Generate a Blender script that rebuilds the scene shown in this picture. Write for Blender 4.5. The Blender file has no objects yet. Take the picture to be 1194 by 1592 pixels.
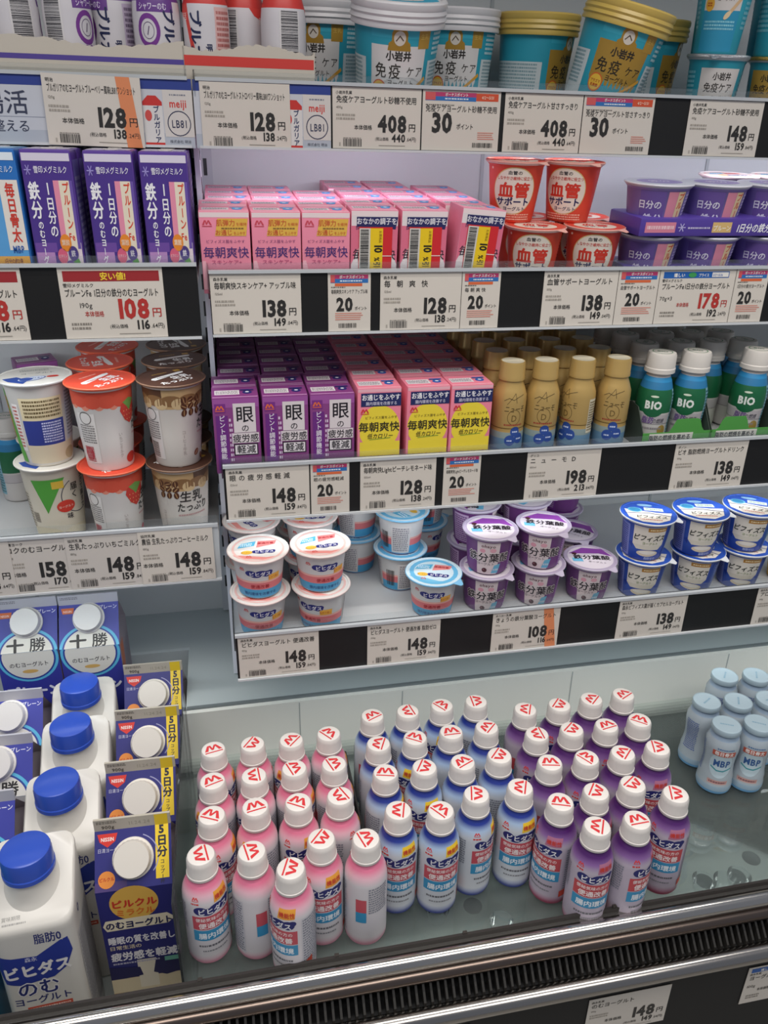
import bpy, bmesh, math, random
from mathutils import Vector, Matrix
random.seed(7)
scene = bpy.context.scene
COL = scene.collection
S = 0.001            # everything below is laid out in millimetres from the lens; the lens is 1.5 m above the floor
EYE = 1500.0

# ------------------------------------------------------------------ camera, world, light, exposure
F_PX, CXP, CYP = 1200.0, 597.0, 796.0
_p, _y, _r = math.radians(24.3), math.radians(11.9), math.radians(1.03)
FW = Vector((math.sin(_y)*math.cos(_p), math.cos(_y)*math.cos(_p), -math.sin(_p)))
RT = Vector((math.cos(_y), -math.sin(_y), 0))
UP = RT.cross(FW)
RT, UP = RT*math.cos(_r)+UP*math.sin(_r), UP*math.cos(_r)-RT*math.sin(_r)

cam_data = bpy.data.cameras.new('camera')
cam_data.sensor_fit = 'VERTICAL'
cam_data.sensor_height = 36.0
cam_data.lens = 36.0*F_PX/1592.0
cam_data.clip_start = 0.02
cam = bpy.data.objects.new('camera', cam_data)
COL.objects.link(cam)
cam.matrix_world = Matrix(((RT.x, UP.x, -FW.x, 0), (RT.y, UP.y, -FW.y, 0), (RT.z, UP.z, -FW.z, EYE*S), (0, 0, 0, 1)))
scene.camera = cam

scene.view_settings.view_transform = 'Standard'
scene.view_settings.look = 'None'
scene.view_settings.gamma = 1.0
scene.view_settings.use_curve_mapping = False
scene.view_settings.exposure = 0.06

world = bpy.data.worlds.new('store_ambience')
scene.world = world
world.use_nodes = True
world.node_tree.nodes['Background'].inputs[0].default_value = (0.80, 0.86, 1.0, 1)
world.node_tree.nodes['Background'].inputs[1].default_value = 0.24

def area(name, loc, target, sx, sy, power, col):
    d = bpy.data.lights.new(name, 'AREA'); d.shape = 'RECTANGLE'
    d.size, d.size_y, d.energy, d.color = sx*S, sy*S, power, col
    o = bpy.data.objects.new(name, d); COL.objects.link(o)
    o.location = Vector(loc)*S + Vector((0, 0, EYE*S))
    o.rotation_euler = (Vector(target)-Vector(loc)).to_track_quat('-Z', 'Y').to_euler()
    return o
area('canopy_strip_light', (250, 470, 640), (250, 760, -350), 1700, 90, 11.5, (1.0, 0.965, 0.92))
area('ceiling_light_row', (100, -500, 1250), (200, 700, -350), 2400, 500, 23.0, (1.0, 0.96, 0.91))
area('shelf_strip_and_fill', (490, 830, 6), (490, 990, -70), 960, 12, 0.6, (0.86, 0.84, 1.0))
area('shelf_strip_and_fill', (490, 745, -346), (490, 950, -470), 960, 12, 0.35, (0.9, 0.95, 1.0))  # weak fill added to brighten the lowest shelf floor, no fixture seen
area('shelf_strip_and_fill', (490, 722, -528), (490, 800, -660), 960, 12, 0.28, (0.9, 0.98, 1.0))  # unseen fill added to lift the dark wall behind the glass deck
area('shelf_strip_and_fill', (-270, 775, -432), (-270, 850, -640), 460, 12, 0.2, (0.88, 0.97, 1.0))  # added low to brighten the left bay's rear wall, fixture unseen
area('shelf_strip_and_fill', (-270, 760, -160), (-270, 900, -330), 460, 12, 0.25, (0.9, 0.95, 1.0))

# ------------------------------------------------------------------ pixel of the photograph -> point in the shop
def ray(x, y): return FW + RT*((x-CXP)/F_PX) - UP*((y-CYP)/F_PX)
def at_y(x, y, Y):
    r = ray(x, y); return r*(Y/r.y)
def at_z(x, y, Z):
    r = ray(x, y); return r*(Z/r.z)

class Shelf:
    def __init__(s, front, plate, tilt):
        s.front, s.plate, s.t = front, plate, math.radians(tilt)
        s.n = Vector((0, -math.sin(s.t), math.cos(s.t))); s.d = Vector((0, math.cos(s.t), math.sin(s.t)))
        s.R = Matrix.Rotation(s.t, 3, 'X')
    def P(s, x, dep, h=0): return Vector((x, s.front, s.plate)) + s.d*dep + s.n*h
    def hit(s, px, py, h=0):
        o = Vector((0, s.front, s.plate)) + s.n*h
        r = ray(px, py); p = r*((o.dot(s.n))/r.dot(s.n)) - o
        return p.x, p.dot(s.d)
SH1 = Shelf(814, 20, 6); SH2 = Shelf(759, -115, 5); SH3 = Shelf(739, -288, 2); SH4 = Shelf(714, -478, 2)
LH2 = Shelf(748, -98, 2); LH3 = Shelf(768, -382, 2)
TRAY = Shelf(466, -673, 0); LFLOOR = Shelf(466, -793, 0); STEP = Shelf(700, -716, 0)

# ------------------------------------------------------------------ materials
_mats = {}
def lin(c):
    c /= 255.0
    return c/12.92 if c <= 0.04045 else ((c+0.055)/1.055)**2.4
def M(hexcol, rough=0.45, metal=0.0, name=None, noise=0.0):
    key = (hexcol, rough, metal, noise)
    if key in _mats: return _mats[key]
    m = bpy.data.materials.new(name or 'print_%06x' % hexcol)
    m.use_nodes = True
    nt = m.node_tree; b = nt.nodes['Principled BSDF']
    rgb = [lin((hexcol >> s) & 255) for s in (16, 8, 0)]
    b.inputs['Base Color'].default_value = (*rgb, 1)
    b.inputs['Roughness'].default_value = rough
    b.inputs['Metallic'].default_value = metal
    if noise:
        tx = nt.nodes.new('ShaderNodeTexNoise'); tx.inputs['Scale'].default_value = 260.0
        bp = nt.nodes.new('ShaderNodeBump'); bp.inputs['Strength'].default_value = noise; bp.inputs['Distance'].default_value = 0.001
        nt.links.new(tx.outputs['Fac'], bp.inputs['Height']); nt.links.new(bp.outputs['Normal'], b.inputs['Normal'])
    _mats[key] = m
    return m
def GRAD(name, stops, rough=0.35):
    """printed colour running along the height of a bottle; stops are (z mm, colour)"""
    m = bpy.data.materials.new(name); m.use_nodes = True
    nt = m.node_tree; b = nt.nodes['Principled BSDF']; b.inputs['Roughness'].default_value = rough
    tc = nt.nodes.new('ShaderNodeTexCoord'); sx = nt.nodes.new('ShaderNodeSeparateXYZ'); mr = nt.nodes.new('ShaderNodeMapRange'); cr = nt.nodes.new('ShaderNodeValToRGB')
    z0, z1 = stops[0][0], stops[-1][0]
    mr.inputs['From Min'].default_value = z0*S; mr.inputs['From Max'].default_value = z1*S
    nt.links.new(tc.outputs['Object'], sx.inputs[0]); nt.links.new(sx.outputs['Z'], mr.inputs['Value']); nt.links.new(mr.outputs[0], cr.inputs[0]); nt.links.new(cr.outputs[0], b.inputs['Base Color'])
    el = cr.color_ramp.elements
    while len(el) > 1: el.remove(el[-1])
    for i, (z, c) in enumerate(stops):
        e = el[0] if i == 0 else el.new((z-z0)/(z1-z0))
        e.position = (z-z0)/(z1-z0); e.color = (*[lin((c >> k) & 255) for k in (16, 8, 0)], 1)
    return m
def clear(name, tint, ior=1.45, gloss_rough=0.04, haze=0.0, hazecol=(0.8, 0.85, 0.9)):
    m = bpy.data.materials.new(name); m.use_nodes = True
    nt = m.node_tree; nt.nodes.clear()
    out = nt.nodes.new('ShaderNodeOutputMaterial')
    tr = nt.nodes.new('ShaderNodeBsdfTransparent'); tr.inputs[0].default_value = (*tint, 1)
    gl = nt.nodes.new('ShaderNodeBsdfGlossy'); gl.inputs['Roughness'].default_value = gloss_rough
    fr = nt.nodes.new('ShaderNodeFresnel'); fr.inputs[0].default_value = ior
    mx = nt.nodes.new('ShaderNodeMixShader')
    nt.links.new(fr.outputs[0], mx.inputs[0]); nt.links.new(tr.outputs[0], mx.inputs[1]); nt.links.new(gl.outputs[0], mx.inputs[2])
    last = mx
    if haze:
        df = nt.nodes.new('ShaderNodeBsdfDiffuse'); df.inputs[0].default_value = (*hazecol, 1)
        m2 = nt.nodes.new('ShaderNodeMixShader'); m2.inputs[0].default_value = haze
        nt.links.new(mx.outputs[0], m2.inputs[1]); nt.links.new(df.outputs[0], m2.inputs[2]); last = m2
    nt.links.new(last.outputs[0], out.inputs[0])
    return m
GLASS = clear('tray_glass', (0.91, 0.945, 0.935), 1.35, 0.03, 0.05, (0.55, 0.62, 0.6))
ACRYL = clear('clear_acrylic', (0.95, 0.965, 0.97), 1.25, 0.05, 0.03)
CHROME = M(0xc9c5c0, 0.16, 1.0, 'polished_steel')

# ------------------------------------------------------------------ glyphs
_gl = {}
def glyph(ch, bold):
    k = (ch, bold)
    if k in _gl: return _gl[k]
    c = bpy.data.curves.new('t', 'FONT'); c.body = ch; c.size = 1.0; c.resolution_u = 2; c.offset = bold
    o = bpy.data.objects.new('t', c); COL.objects.link(o)
    dg = bpy.context.evaluated_depsgraph_get()
    e = o.evaluated_get(dg); me = e.to_mesh()
    vs = [(v.co.x, v.co.y) for v in me.vertices]; fs = [tuple(p.vertices) for p in me.polygons]
    e.to_mesh_clear()
    bpy.data.objects.remove(o); bpy.data.curves.remove(c)
    if ord(ch) > 0x2000:
        adv = 1.0
    elif vs:
        adv = max(v[0] for v in vs) + 0.07
    else:
        adv = 0.3
    _gl[k] = (vs, fs, adv)
    return _gl[k]

# ------------------------------------------------------------------ mesh builder
def hexmix(a, b, t):
    return sum(int(round(((a >> s) & 255)*(1-t) + ((b >> s) & 255)*t)) << s for s in (16, 8, 0))

class MB:
    def __init__(s): s.v, s.f, s.m, s.sm, s.slots = [], [], [], [], []
    def slot(s, mat):
        if isinstance(mat, int): mat = M(mat)
        if mat not in s.slots: s.slots.append(mat)
        return s.slots.index(mat)
    def add(s, vs, fs, mat, smooth=False):
        b = len(s.v); k = s.slot(mat)
        s.v += [tuple(v) for v in vs]
        for f in fs:
            s.f.append(tuple(i+b for i in f)); s.m.append(k); s.sm.append(smooth)
    def box(s, x0, x1, y0, y1, z0, z1, mat, ch=0.0):
        if ch <= 0:
            vs = [(x, y, z) for z in (z0, z1) for y in (y0, y1) for x in (x0, x1)]
            s.add(vs, [(0, 2, 3, 1), (4, 5, 7, 6), (0, 1, 5, 4), (2, 6, 7, 3), (0, 4, 6, 2), (1, 3, 7, 5)], mat); return
        bm = bmesh.new(); bmesh.ops.create_cube(bm, size=1)
        for v in bm.verts:
            v.co = Vector(((x0+x1)/2+v.co.x*(x1-x0), (y0+y1)/2+v.co.y*(y1-y0), (z0+z1)/2+v.co.z*(z1-z0)))
        bmesh.ops.bevel(bm, geom=bm.edges[:], offset=ch, segments=2, affect='EDGES', profile=0.6)
        s.bm(bm, mat, True)
    def bm(s, bm, mat, smooth=False):
        bm.verts.index_update()
        s.add([v.co[:] for v in bm.verts], [[v.index for v in f.verts] for f in bm.faces], mat, smooth); bm.free()
    def rings(s, prof, n=40, caps=True, knurl=None, cx=0, cy=0):
        """prof: rows (r, z, colour-of-band-above, [exponent])"""
        rows = []
        for i, pr in enumerate(prof):
            r, z = pr[0], pr[1]; e = pr[3] if len(pr) > 3 else 2.0
            row = []
            for k in range(n):
                a = 2*math.pi*k/n
                c_, s_ = math.cos(a), math.sin(a)
                rr = r
                if e != 2.0: rr = r/((abs(c_)**e+abs(s_)**e)**(1/e))
                if knurl and i in knurl and k % 2: rr = r-0.45
                row.append((cx+rr*c_, cy+rr*s_, z(rr*s_) if callable(z) else z))
            rows.append(row)
        base = len(s.v)
        for row in rows: s.v += row
        for i in range(len(rows)-1):
            k_ = s.slot(prof[i][2])
            for k in range(n):
                s.f.append((base+i*n+k, base+i*n+(k+1) % n, base+(i+1)*n+(k+1) % n, base+(i+1)*n+k)); s.m.append(k_); s.sm.append(True)
        if caps:
            s.f.append(tuple(base+k for k in range(n-1, -1, -1))); s.m.append(s.slot(prof[0][2])); s.sm.append(True)
            t_ = base+(len(rows)-1)*n
            s.f.append(tuple(t_+k for k in range(n))); s.m.append(s.slot(prof[-1][2])); s.sm.append(True)
    def build(s, name, parent=None, kind=None):
        me = bpy.data.meshes.new(name)
        me.from_pydata([(x*S, y*S, z*S) for x, y, z in s.v], [], s.f)
        for m in s.slots: me.materials.append(m)
        me.polygons.foreach_set('material_index', s.m)
        me.polygons.foreach_set('use_smooth', s.sm)
        me.update()
        me.set_sharp_from_angle(angle=math.radians(38))
        o = bpy.data.objects.new(name, me); COL.objects.link(o)
        if parent is not None: o.parent = parent
        if kind: o['kind'] = kind
        return o

class Print:
    """flat artwork (u right, v up, mm) laid on a surface by mapf(u, v, lift)"""
    def __init__(s, mb, mapf, step=None, zc=()):
        s.mb, s.mapf, s.step, s.zc, s.k = mb, mapf, step, zc, 0
    def put(s, vs, fs, col, layer):
        if s.step or any(len(f) > 4 for f in fs):
            bm = bmesh.new()
            bv = [bm.verts.new((x, y, 0)) for x, y in vs]
            for f in fs:
                try: bm.faces.new([bv[i] for i in f])
                except ValueError: pass
            big = [f for f in bm.faces if len(f.verts) > 4]
            if big: bmesh.ops.triangulate(bm, faces=big)
            x0, x1 = min(v[0] for v in vs), max(v[0] for v in vs); y0, y1 = min(v[1] for v in vs), max(v[1] for v in vs)
            k = math.floor(x0/s.step)+1 if s.step else 0
            while s.step and k*s.step < x1:
                bmesh.ops.bisect_plane(bm, geom=bm.verts[:]+bm.edges[:]+bm.faces[:], plane_co=(k*s.step, 0, 0), plane_no=(1, 0, 0)); k += 1
            for z in s.zc:
                if y0 < z < y1: bmesh.ops.bisect_plane(bm, geom=bm.verts[:]+bm.edges[:]+bm.faces[:], plane_co=(0, z, 0), plane_no=(0, 1, 0))
            bm.verts.index_update()
            vs = [(v.co.x, v.co.y) for v in bm.verts]; fs = [[v.index for v in f.verts] for f in bm.faces]
            bm.free()
        s.k += 1                        # every ink lies a hair above the one before it
        L = 0.10+0.13*layer+min(0.12, 0.0016*s.k)
        s.mb.add([s.mapf(u, v, L) for u, v in vs], fs, col, bool(s.step))
    def rect(s, x0, y0, x1, y1, col, layer=0, sk=0.0):
        s.put([(x0, y0), (x1, y0), (x1+sk, y1), (x0+sk, y1)], [(0, 1, 2, 3)], col, layer)
    def poly(s, pts, col, layer=0): s.put(pts, [tuple(range(len(pts)))], col, layer)
    def ell(s, cx, cy, rx, ry, col, layer=0, n=20, rot=0):
        c, q = math.cos(rot), math.sin(rot)
        s.poly([(cx+rx*math.cos(a)*c-ry*math.sin(a)*q, cy+rx*math.cos(a)*q+ry*math.sin(a)*c) for a in [2*math.pi*k/n for k in range(n)]], col, layer)
    def ring(s, cx, cy, r0, r1, col, layer=0, a0=0, a1=360, n=24):
        vs, fs = [], []
        for k in range(n+1):
            a = math.radians(a0+(a1-a0)*k/n)
            vs += [(cx+r0*math.cos(a), cy+r0*math.sin(a)), (cx+r1*math.cos(a), cy+r1*math.sin(a))]
            if k: fs.append((2*k-2, 2*k-1, 2*k+1, 2*k))
        s.put(vs, fs, col, layer)
    def stroke(s, pts, w, col, layer=0):
        for (ax, ay), (bx, by) in zip(pts, pts[1:]):
            d = math.hypot(bx-ax, by-ay) or 1; nx, ny = -(by-ay)/d*w/2, (bx-ax)/d*w/2
            ex, ey = (bx-ax)/d*w*0.3, (by-ay)/d*w*0.3
            s.poly([(ax-ex+nx, ay-ey+ny), (ax-ex-nx, ay-ey-ny), (bx+ex-nx, by+ey-ny), (bx+ex+nx, by+ey+ny)], col, layer)
    def text(s, t, x, y, h, col, layer=1, align='c', sx=1.0, bold=0.0, fit=None, vert=False, rot=0.0, shear=0.0, gap=0.0):
        if vert:
            for i, ch in enumerate(t):
                if ch == 'ー': s.rect(x-h*0.05, y-(i+0.9)*h, x+h*0.06, y-(i+0.12)*h, col, layer); continue
                s.text(ch, x, y-(i+0.86)*h, h, col, layer, 'c', sx, bold)
            return
        g = [glyph(c, 0.0 if ord(c) > 0x2000 else bold) for c in t]
        w = sum(q[2]+gap for q in g)-gap
        k = h*sx
        if fit and w*k > fit: k = fit/w
        x0 = {'l': 0, 'c': -w*k/2, 'r': -w*k}[align]
        vs, fs = [], []
        cr, sr = math.cos(rot), math.sin(rot)
        q = bold*0.8
        four = [(-q, 0), (q, 0), (0, -q), (0, q)] if q <= 0.05 else [(q*math.cos(a*math.pi/4), q*math.sin(a*math.pi/4)) for a in range(8)]
        for n_, (ox, oy) in enumerate(four if bold else [(0, 0)]):
            vs, fs, xx = [], [], x0
            for ch, (gv, gf, adv) in zip(t, g):
                if n_ == 0 or ord(ch) > 0x2000:
                    b = len(vs); ex, ey = (ox, oy) if ord(ch) > 0x2000 else (0, 0)
                    for gx, gy in gv:
                        px, py = xx+(gx+ex)*k+gy*h*shear, (gy+ey)*h
                        vs.append((x+px*cr-py*sr, y+px*sr+py*cr))
                    fs += [tuple(i+b for i in f) for f in gf]
                xx += (adv+gap)*k
            if vs: s.put(vs, fs, col, layer)
    def lines(s, x0, y0, x1, y1, n, col, layer=1, fill=0.5, ragged=0.25):
        for i in range(n):
            yy = y1-(i+0.5)*(y1-y0)/n; hh = (y1-y0)/n*fill/2
            s.rect(x0, yy-hh, x1-(x1-x0)*random.random()*ragged, yy+hh, col, layer)
    def fine(s, x0, y0, x1, y1, n, col, layer=1):
        """rows of small print"""
        for i in range(n):
            yy = y1-(i+0.5)*(y1-y0)/n; hh = (y1-y0)/n*0.28
            x = x0
            while x < x1-0.8:
                w = random.uniform(0.8, 2.6)
                s.rect(x, yy-hh, min(x+w, x1), yy+hh, col, layer); x += w+random.uniform(0.35, 0.8)
    def bars(s, x0, y0, x1, y1, col=0x3a3836, layer=1, vertical=True):
        p = x0 if vertical else y0; e = x1 if vertical else y1
        while p < e:
            w = random.choice((0.3, 0.5, 0.8))
            if vertical: s.rect(p, y0, min(p+w, e), y1, col, layer)
            else: s.rect(x0, p, x1, min(p+w, e), col, layer)
            p += w+random.choice((0.3, 0.45, 0.7))
    def zig(s, cx, cy, k, col, layer=1):
        """the zigzag mark with a bar on the bottle caps and cartons"""
        s.poly([(cx-6*k, cy-2.2*k), (cx-3.4*k, cy+3.4*k), (cx-1.9*k, cy+3.4*k), (cx-3.6*k, cy-2.2*k)], col, layer)
        s.poly([(cx-2.6*k, cy+3.4*k), (cx-1.2*k, cy+3.4*k), (cx+0.2*k, cy-1.6*k), (cx-1.2*k, cy-1.6*k)], col, layer)
        s.poly([(cx-1.2*k, cy-1.6*k), (cx+0.2*k, cy-1.6*k), (cx+2.7*k, cy+3.4*k), (cx+1.2*k, cy+3.4*k)], col, layer)
        s.poly([(cx+1.2*k, cy+3.4*k), (cx+2.7*k, cy+3.4*k), (cx+6*k, cy-2.2*k), (cx+3.6*k, cy-2.2*k)], col, layer)
        s.rect(cx-6*k, cy-4.2*k, cx+6*k, cy-3.2*k, col, layer)

def flat(o, ux, uy):
    o, ux, uy = Vector(o), Vector(ux), Vector(uy); n = ux.cross(uy).normalized()
    return lambda u, v, L: o+ux*u+uy*v+n*L
def around(prof, R):
    """wrap round a body of revolution; u is arc length at radius R, u=0 faces -Y"""
    pz = [(p[1], p[0]) for p in prof]
    def rad(z):
        for (z0, r0), (z1, r1) in zip(pz, pz[1:]):
            if z0 <= z <= z1 and z1 > z0: return r0+(r1-r0)*(z-z0)/(z1-z0)
        return pz[-1][1] if z > pz[-1][0] else pz[0][1]
    return lambda u, v, L: ((rad(v)+L)*math.sin(u/R), -(rad(v)+L)*math.cos(u/R), v)

# ------------------------------------------------------------------ things
def tag(o, label=None, cat=None, group=None, kind=None):
    if label: o['label'] = label
    if cat: o['category'] = cat
    if group: o['group'] = group
    if kind: o['kind'] = kind
    return o
def empty(name):
    o = bpy.data.objects.new(name, None); o.empty_display_size = 0.02; COL.objects.link(o); return o
KIDS = {}
def kid(name, mb, parent):
    o = mb.build(name, parent); KIDS.setdefault(parent.name, []).append(o); return o
def copy_tree(o, parent=None):
    c = o.copy(); COL.objects.link(c); c.parent = parent
    for ch in KIDS.get(o.name, []):
        KIDS.setdefault(c.name, []).append(copy_tree(ch, c))
    return c
def set_tf(o, p, R, sc=(1, 1, 1)):
    m = (R @ Matrix.Diagonal(sc)).to_4x4(); m.translation = Vector(p)*S+Vector((0, 0, EYE*S)); o.matrix_world = m
class Proto:
    def __init__(s, fn, cat, group, sc=(1, 1, 1)): s.fn, s.cat, s.group, s.o, s.sc = fn, cat, group, None, sc
    def put(s, p, R, label):
        if s.o is None: s.o = o = s.fn()
        else: o = copy_tree(s.o)
        tag(o, label, s.cat, s.group); set_tf(o, p, R, s.sc); return o
    def on(s, sh, x, dep, label, h=0, turn=0, lean=0, roll=0, face=True):
        """turn 0 faces the front; with face=True it is counted from the direction of the shopper"""
        p = sh.P(x, dep, h+0.3)
        a = math.radians(turn) - (math.atan2(p.x, p.y) if face else 0)
        R = sh.R @ Matrix.Rotation(math.radians(roll), 3, 'Y') @ Matrix.Rotation(math.radians(lean), 3, 'X') @ Matrix.Rotation(a, 3, 'Z')
        return s.put(p, R, label)
ORD = 'first second third fourth fifth sixth seventh eighth ninth tenth'.split()
# ================================================================== the refrigerated case and its setting
floor_mb = MB(); floor_mb.box(-2500, 2500, -2000, 2500, -EYE-40, -EYE, M(0xb9b4aa, 0.4, noise=0.1)); 
def world_obj(name, mb, parent=None, kind=None):
    o = mb.build(name, parent, kind)
    if parent is None: o.location = (0, 0, EYE*S)
    return o
world_obj('floor', floor_mb, kind='structure')
XL, XR, XP, XT = -520, 1000, -14, -74          # ends of the case built, and the panel between its two bays
PANEL = M(0xd3d6d6, 0.42, noise=0.05); PANEL_D = M(0xb4babb, 0.45)
case = empty('refrigerated_display_case'); case.location = (0, 0, EYE*S)
tag(case, 'grey open fronted refrigerated display case holding all the yogurt shelves', 'fridge', kind='thing')
m = MB(); m.box(XL, XR, 1010, 1030, -800, 520, PANEL)
for x in (330, 640, -280): m.box(x-2, x+2, 1008.5, 1010, -600, 520, PANEL_D)
kid('back_panel', m, case)
m = MB()                              # slotted uprights on the back wall
for x in (XP-14, ):
    m.box(x, x+28, 996, 1010, -600, 520, M(0xbfc2c6, 0.4))
    for z in range(-560, 500, 32):
        m.box(x+6, x+10, 995.4, 996, z, z+18, 0x15161a); m.box(x+18, x+22, 995.4, 996, z, z+18, 0x15161a)
kid('slotted_upright', m, case)
m = MB(); m.box(XP-2.5, XP+2.5, 838, 1008, -600, 480, M(0xcfd1da, 0.4))
for z in range(-330, 200, 30):        # keyhole slots along the front of the bay panel
    m.box(XP+2.5, XP+3.0, 850, 856, z, z+15, 0x17181c); m.box(XP+2.5, XP+3.0, 862, 865, z+6, z+9, 0x17181c)
kid('bay_panel', m, case)
m = MB(); m.box(XL, XR, 466, 1010, -806, -793, M(0x9ba19f, 0.35, noise=0.06))
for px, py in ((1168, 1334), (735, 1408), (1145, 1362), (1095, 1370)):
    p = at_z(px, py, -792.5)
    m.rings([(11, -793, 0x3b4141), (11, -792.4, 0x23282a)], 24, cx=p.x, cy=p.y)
m.box(398, 399.5, 470, 770, -793, -792.4, 0x767d7c); m.box(XT, XT+1.5, 470, 770, -793, -792.4, 0x767d7c)
kid('lower_deck', m, case)
m = MB(); m.box(XT, XR, 772, 780, -793, -604, M(0xdcddd6, 0.4)); m.box(XL, XT, 908, 914, -793, -604, M(0xc3cbcc, 0.4))
for x in (60, 190, 420, 650): m.box(x, x+1.2, 771.4, 772, -670, -606, 0xa3a9a8)
kid('lower_back_panel', m, case)
m = MB(); m.box(XT, XR, 780, 1010, -612, -604, M(0xb4bdbe, 0.4)); m.box(XL, XT, 914, 1010, -612, -604, M(0xb4bdbe, 0.4)); m.box(XT-1, XT, 780, 908, -793, -604, M(0xb4bdbe, 0.4)); m.box(XT, XR, 778, 782, -604, -601, M(0x6e7678, 0.4))
kid('back_ledge', m, case)
m = MB(); m.box(60, 1000, 850, 1000, -560, -525, M(0xa3acae, 0.45)); m.box(372, 374, 848, 850, -560, -525, 0x6a7478)
kid('air_duct', m, case)
m = MB(); m.box(XT, XR, 466, 774, -678, -673, GLASS)
gs = kid('glass_deck', m, case)
m = MB(); m.box(XT-1.5, XT+0.5, 480, 768, -790, -570, ACRYL)
kid('clear_divider', m, case)
m = MB()
for px, py in ((680, 1412), (780, 1432), (1095, 1368), (1150, 1360), (1128, 1368)):
    p = at_z(px, py, -679)
    m.rings([(9, -693, ACRYL), (12, -679, ACRYL)], 24, cx=p.x, cy=p.y)
kid('glass_foot', m, case)
# rail, grille and bumper in front of the lower deck
m = MB()
def bar_x(m, y, z, r, mat, x0=XL, x1=XR, n=24):
    vs = []
    for x in (x0, x1):
        vs += [(x, y+r*math.cos(2*math.pi*k/n), z+r*math.sin(2*math.pi*k/n)) for k in range(n)]
    m.add(vs, [(k, (k+1) % n, n+(k+1) % n, n+k) for k in range(n)], mat, True)
    m.add(vs, [tuple(range(n)), tuple(range(2*n-1, n-1, -1))], mat)
m.box(XL, XR, 459, 466, -700, -655, M(0x8d8a86, 0.25, 0.9)); bar_x(m, 455, -661, 8, CHROME)
m.box(XL, XR, 463.5, 466, -655, -650, M(0x2b2624, 0.5))
for x in (-60, 60, 180, 330, 505): m.box(x, x+4, 464, 466.5, -650, -648, 0x332d29)
kid('front_rail', m, case)
m = MB(); m.box(XL, XR, 436, 456, -722, -704, M(0x0e0e10, 0.6))
k = XL
while k < XR:
    m.add([(k, 449, -685), (k+2.2, 449, -685), (k+2.2, 438, -697), (k, 438, -697), (k, 449, -706), (k+2.2, 449, -706), (k+2.2, 438, -706), (k, 438, -706)],
          [(0, 3, 2, 1), (0, 4, 7, 3), (1, 2, 6, 5), (3, 7, 6, 2), (0, 1, 5, 4)], M(0x3a3835, 0.45, 0.3)); k += 7
kid('air_grille', m, case)
m = MB(); bar_x(m, 452, -677, 7.5, M(0x7a6c64, 0.25, 1.0)); bar_x(m, 430, -705, 9, M(0xa9a5a1, 0.2, 1.0))
kid('bumper', m, case)
m = MB(); m.box(XL, XR, 456, 463, -1500, -706, M(0x0d0d0e, 0.6)); kid('lower_fascia', m, case)
m = MB(); m.box(XL, XR, 466, 470, -806, -680, M(0x9aa0a0, 0.35)); kid('deck_fascia', m, case)
m = MB(); m.box(XL, XR, 520, 1030, 520, 560, M(0xdadada, 0.5)); m.box(XL, XR, 520, 535, 480, 520, M(0xdadada, 0.5)); kid('canopy', m, case)

# ------------------------------------------------------------------ shelves
def shelf(sh, x0, x1, depth, top, bot, label, backing, lip=6, light=False):
    o = empty('shelf'); o.location = (0, 0, EYE*S)
    tag(o, label, 'shelf', kind='thing')
    pl = MB(); bx = [sh.P(x, d, h) for h in (-5, 0) for d in (0, depth) for x in (x0, x1)]
    pl.add(bx, [(0, 2, 3, 1), (4, 5, 7, 6), (0, 1, 5, 4), (2, 6, 7, 3), (0, 4, 6, 2), (1, 3, 7, 5)], M(0xc9cbcb, 0.38, noise=0.05))
    kid('shelf_plate', pl, o)
    y = sh.front-4
    r = MB(); r.box(x0, x1, y, y+2.0, bot+2, top-3, backing); rail = kid('price_rail', r, o)
    t = MB(); t.box(x0, x1, y-3.0, y+3.5, top-3, top, M(0xbfc3c6, 0.25)); t.box(x0, x1, y-3.0, y+2.5, bot, bot+2.2, M(0xcfd2d4, 0.25))
    kid('rail_trim', t, rail)
    f = MB(); f.box(x0, x1, y+1.5, y+3.0, top, top+lip, ACRYL); kid('clear_lip', f, rail)
    e = MB(); q = [tuple(sh.P(x0+dx, d, h)) for dx in (-1.5, -0.2) for d, h in ((-2, -3), (depth*0.8, -3), (depth*0.8, 26), (-2, max(10, top-sh.plate+lip)))]
    e.add(q, [(3, 2, 1, 0), (4, 5, 6, 7)]+[(i, (i+1) % 4, 4+(i+1) % 4, 4+i) for i in range(4)], ACRYL); kid('clear_end_panel', e, o)
    if light:                         # slim lamp housing under the front of the plate
        c = sh.P(0, 14, -6); h_ = MB(); h_.box(x0+20, x1-20, c.y-7, c.y+7, c.z-5, c.z, M(0xd8d8dc, 0.4), 1.5); kid('lamp_housing', h_, o)
    b = MB()
    for x in ((x0+14), (x1-20)):
        q = [(x+e, p[1], p[2]) for e in (0, 3) for p in (sh.P(0, depth, -5), sh.P(0, depth, -22), sh.P(0, 30, -12), sh.P(0, 30, -5))]
        b.add(q, [(0, 1, 2, 3), (7, 6, 5, 4), (0, 4, 5, 1), (1, 5, 6, 2), (2, 6, 7, 3), (3, 7, 4, 0)], M(0xb9bdc0, 0.4))
    kid('shelf_bracket', b, o)
    return o
BLACK = M(0x0d0c0c, 0.5, name='black_rail_backing'); LIGHTB = M(0xbfc4c6, 0.4)
shelf(SH1, XP+4, XR, 185, 68, 10, 'upper right shelf carrying yogurt tubs over white price cards', BLACK, light=True)
shelf(SH2, XP+4, XR, 235, -92, -153, 'shelf of pink cartons and red cups, second from the top', BLACK)
shelf(SH3, XP+4, XR, 255, -276, -338, 'shelf of purple cartons, gold bottles and green bottles, third from the top', BLACK, light=True)
shelf(SH4, XP+4, XR, 275, -459, -518, 'lowest right shelf carrying stacked white, purple and blue yogurt cups', BLACK, lip=8)
LH1 = Shelf(814, 20, 6)
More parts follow.
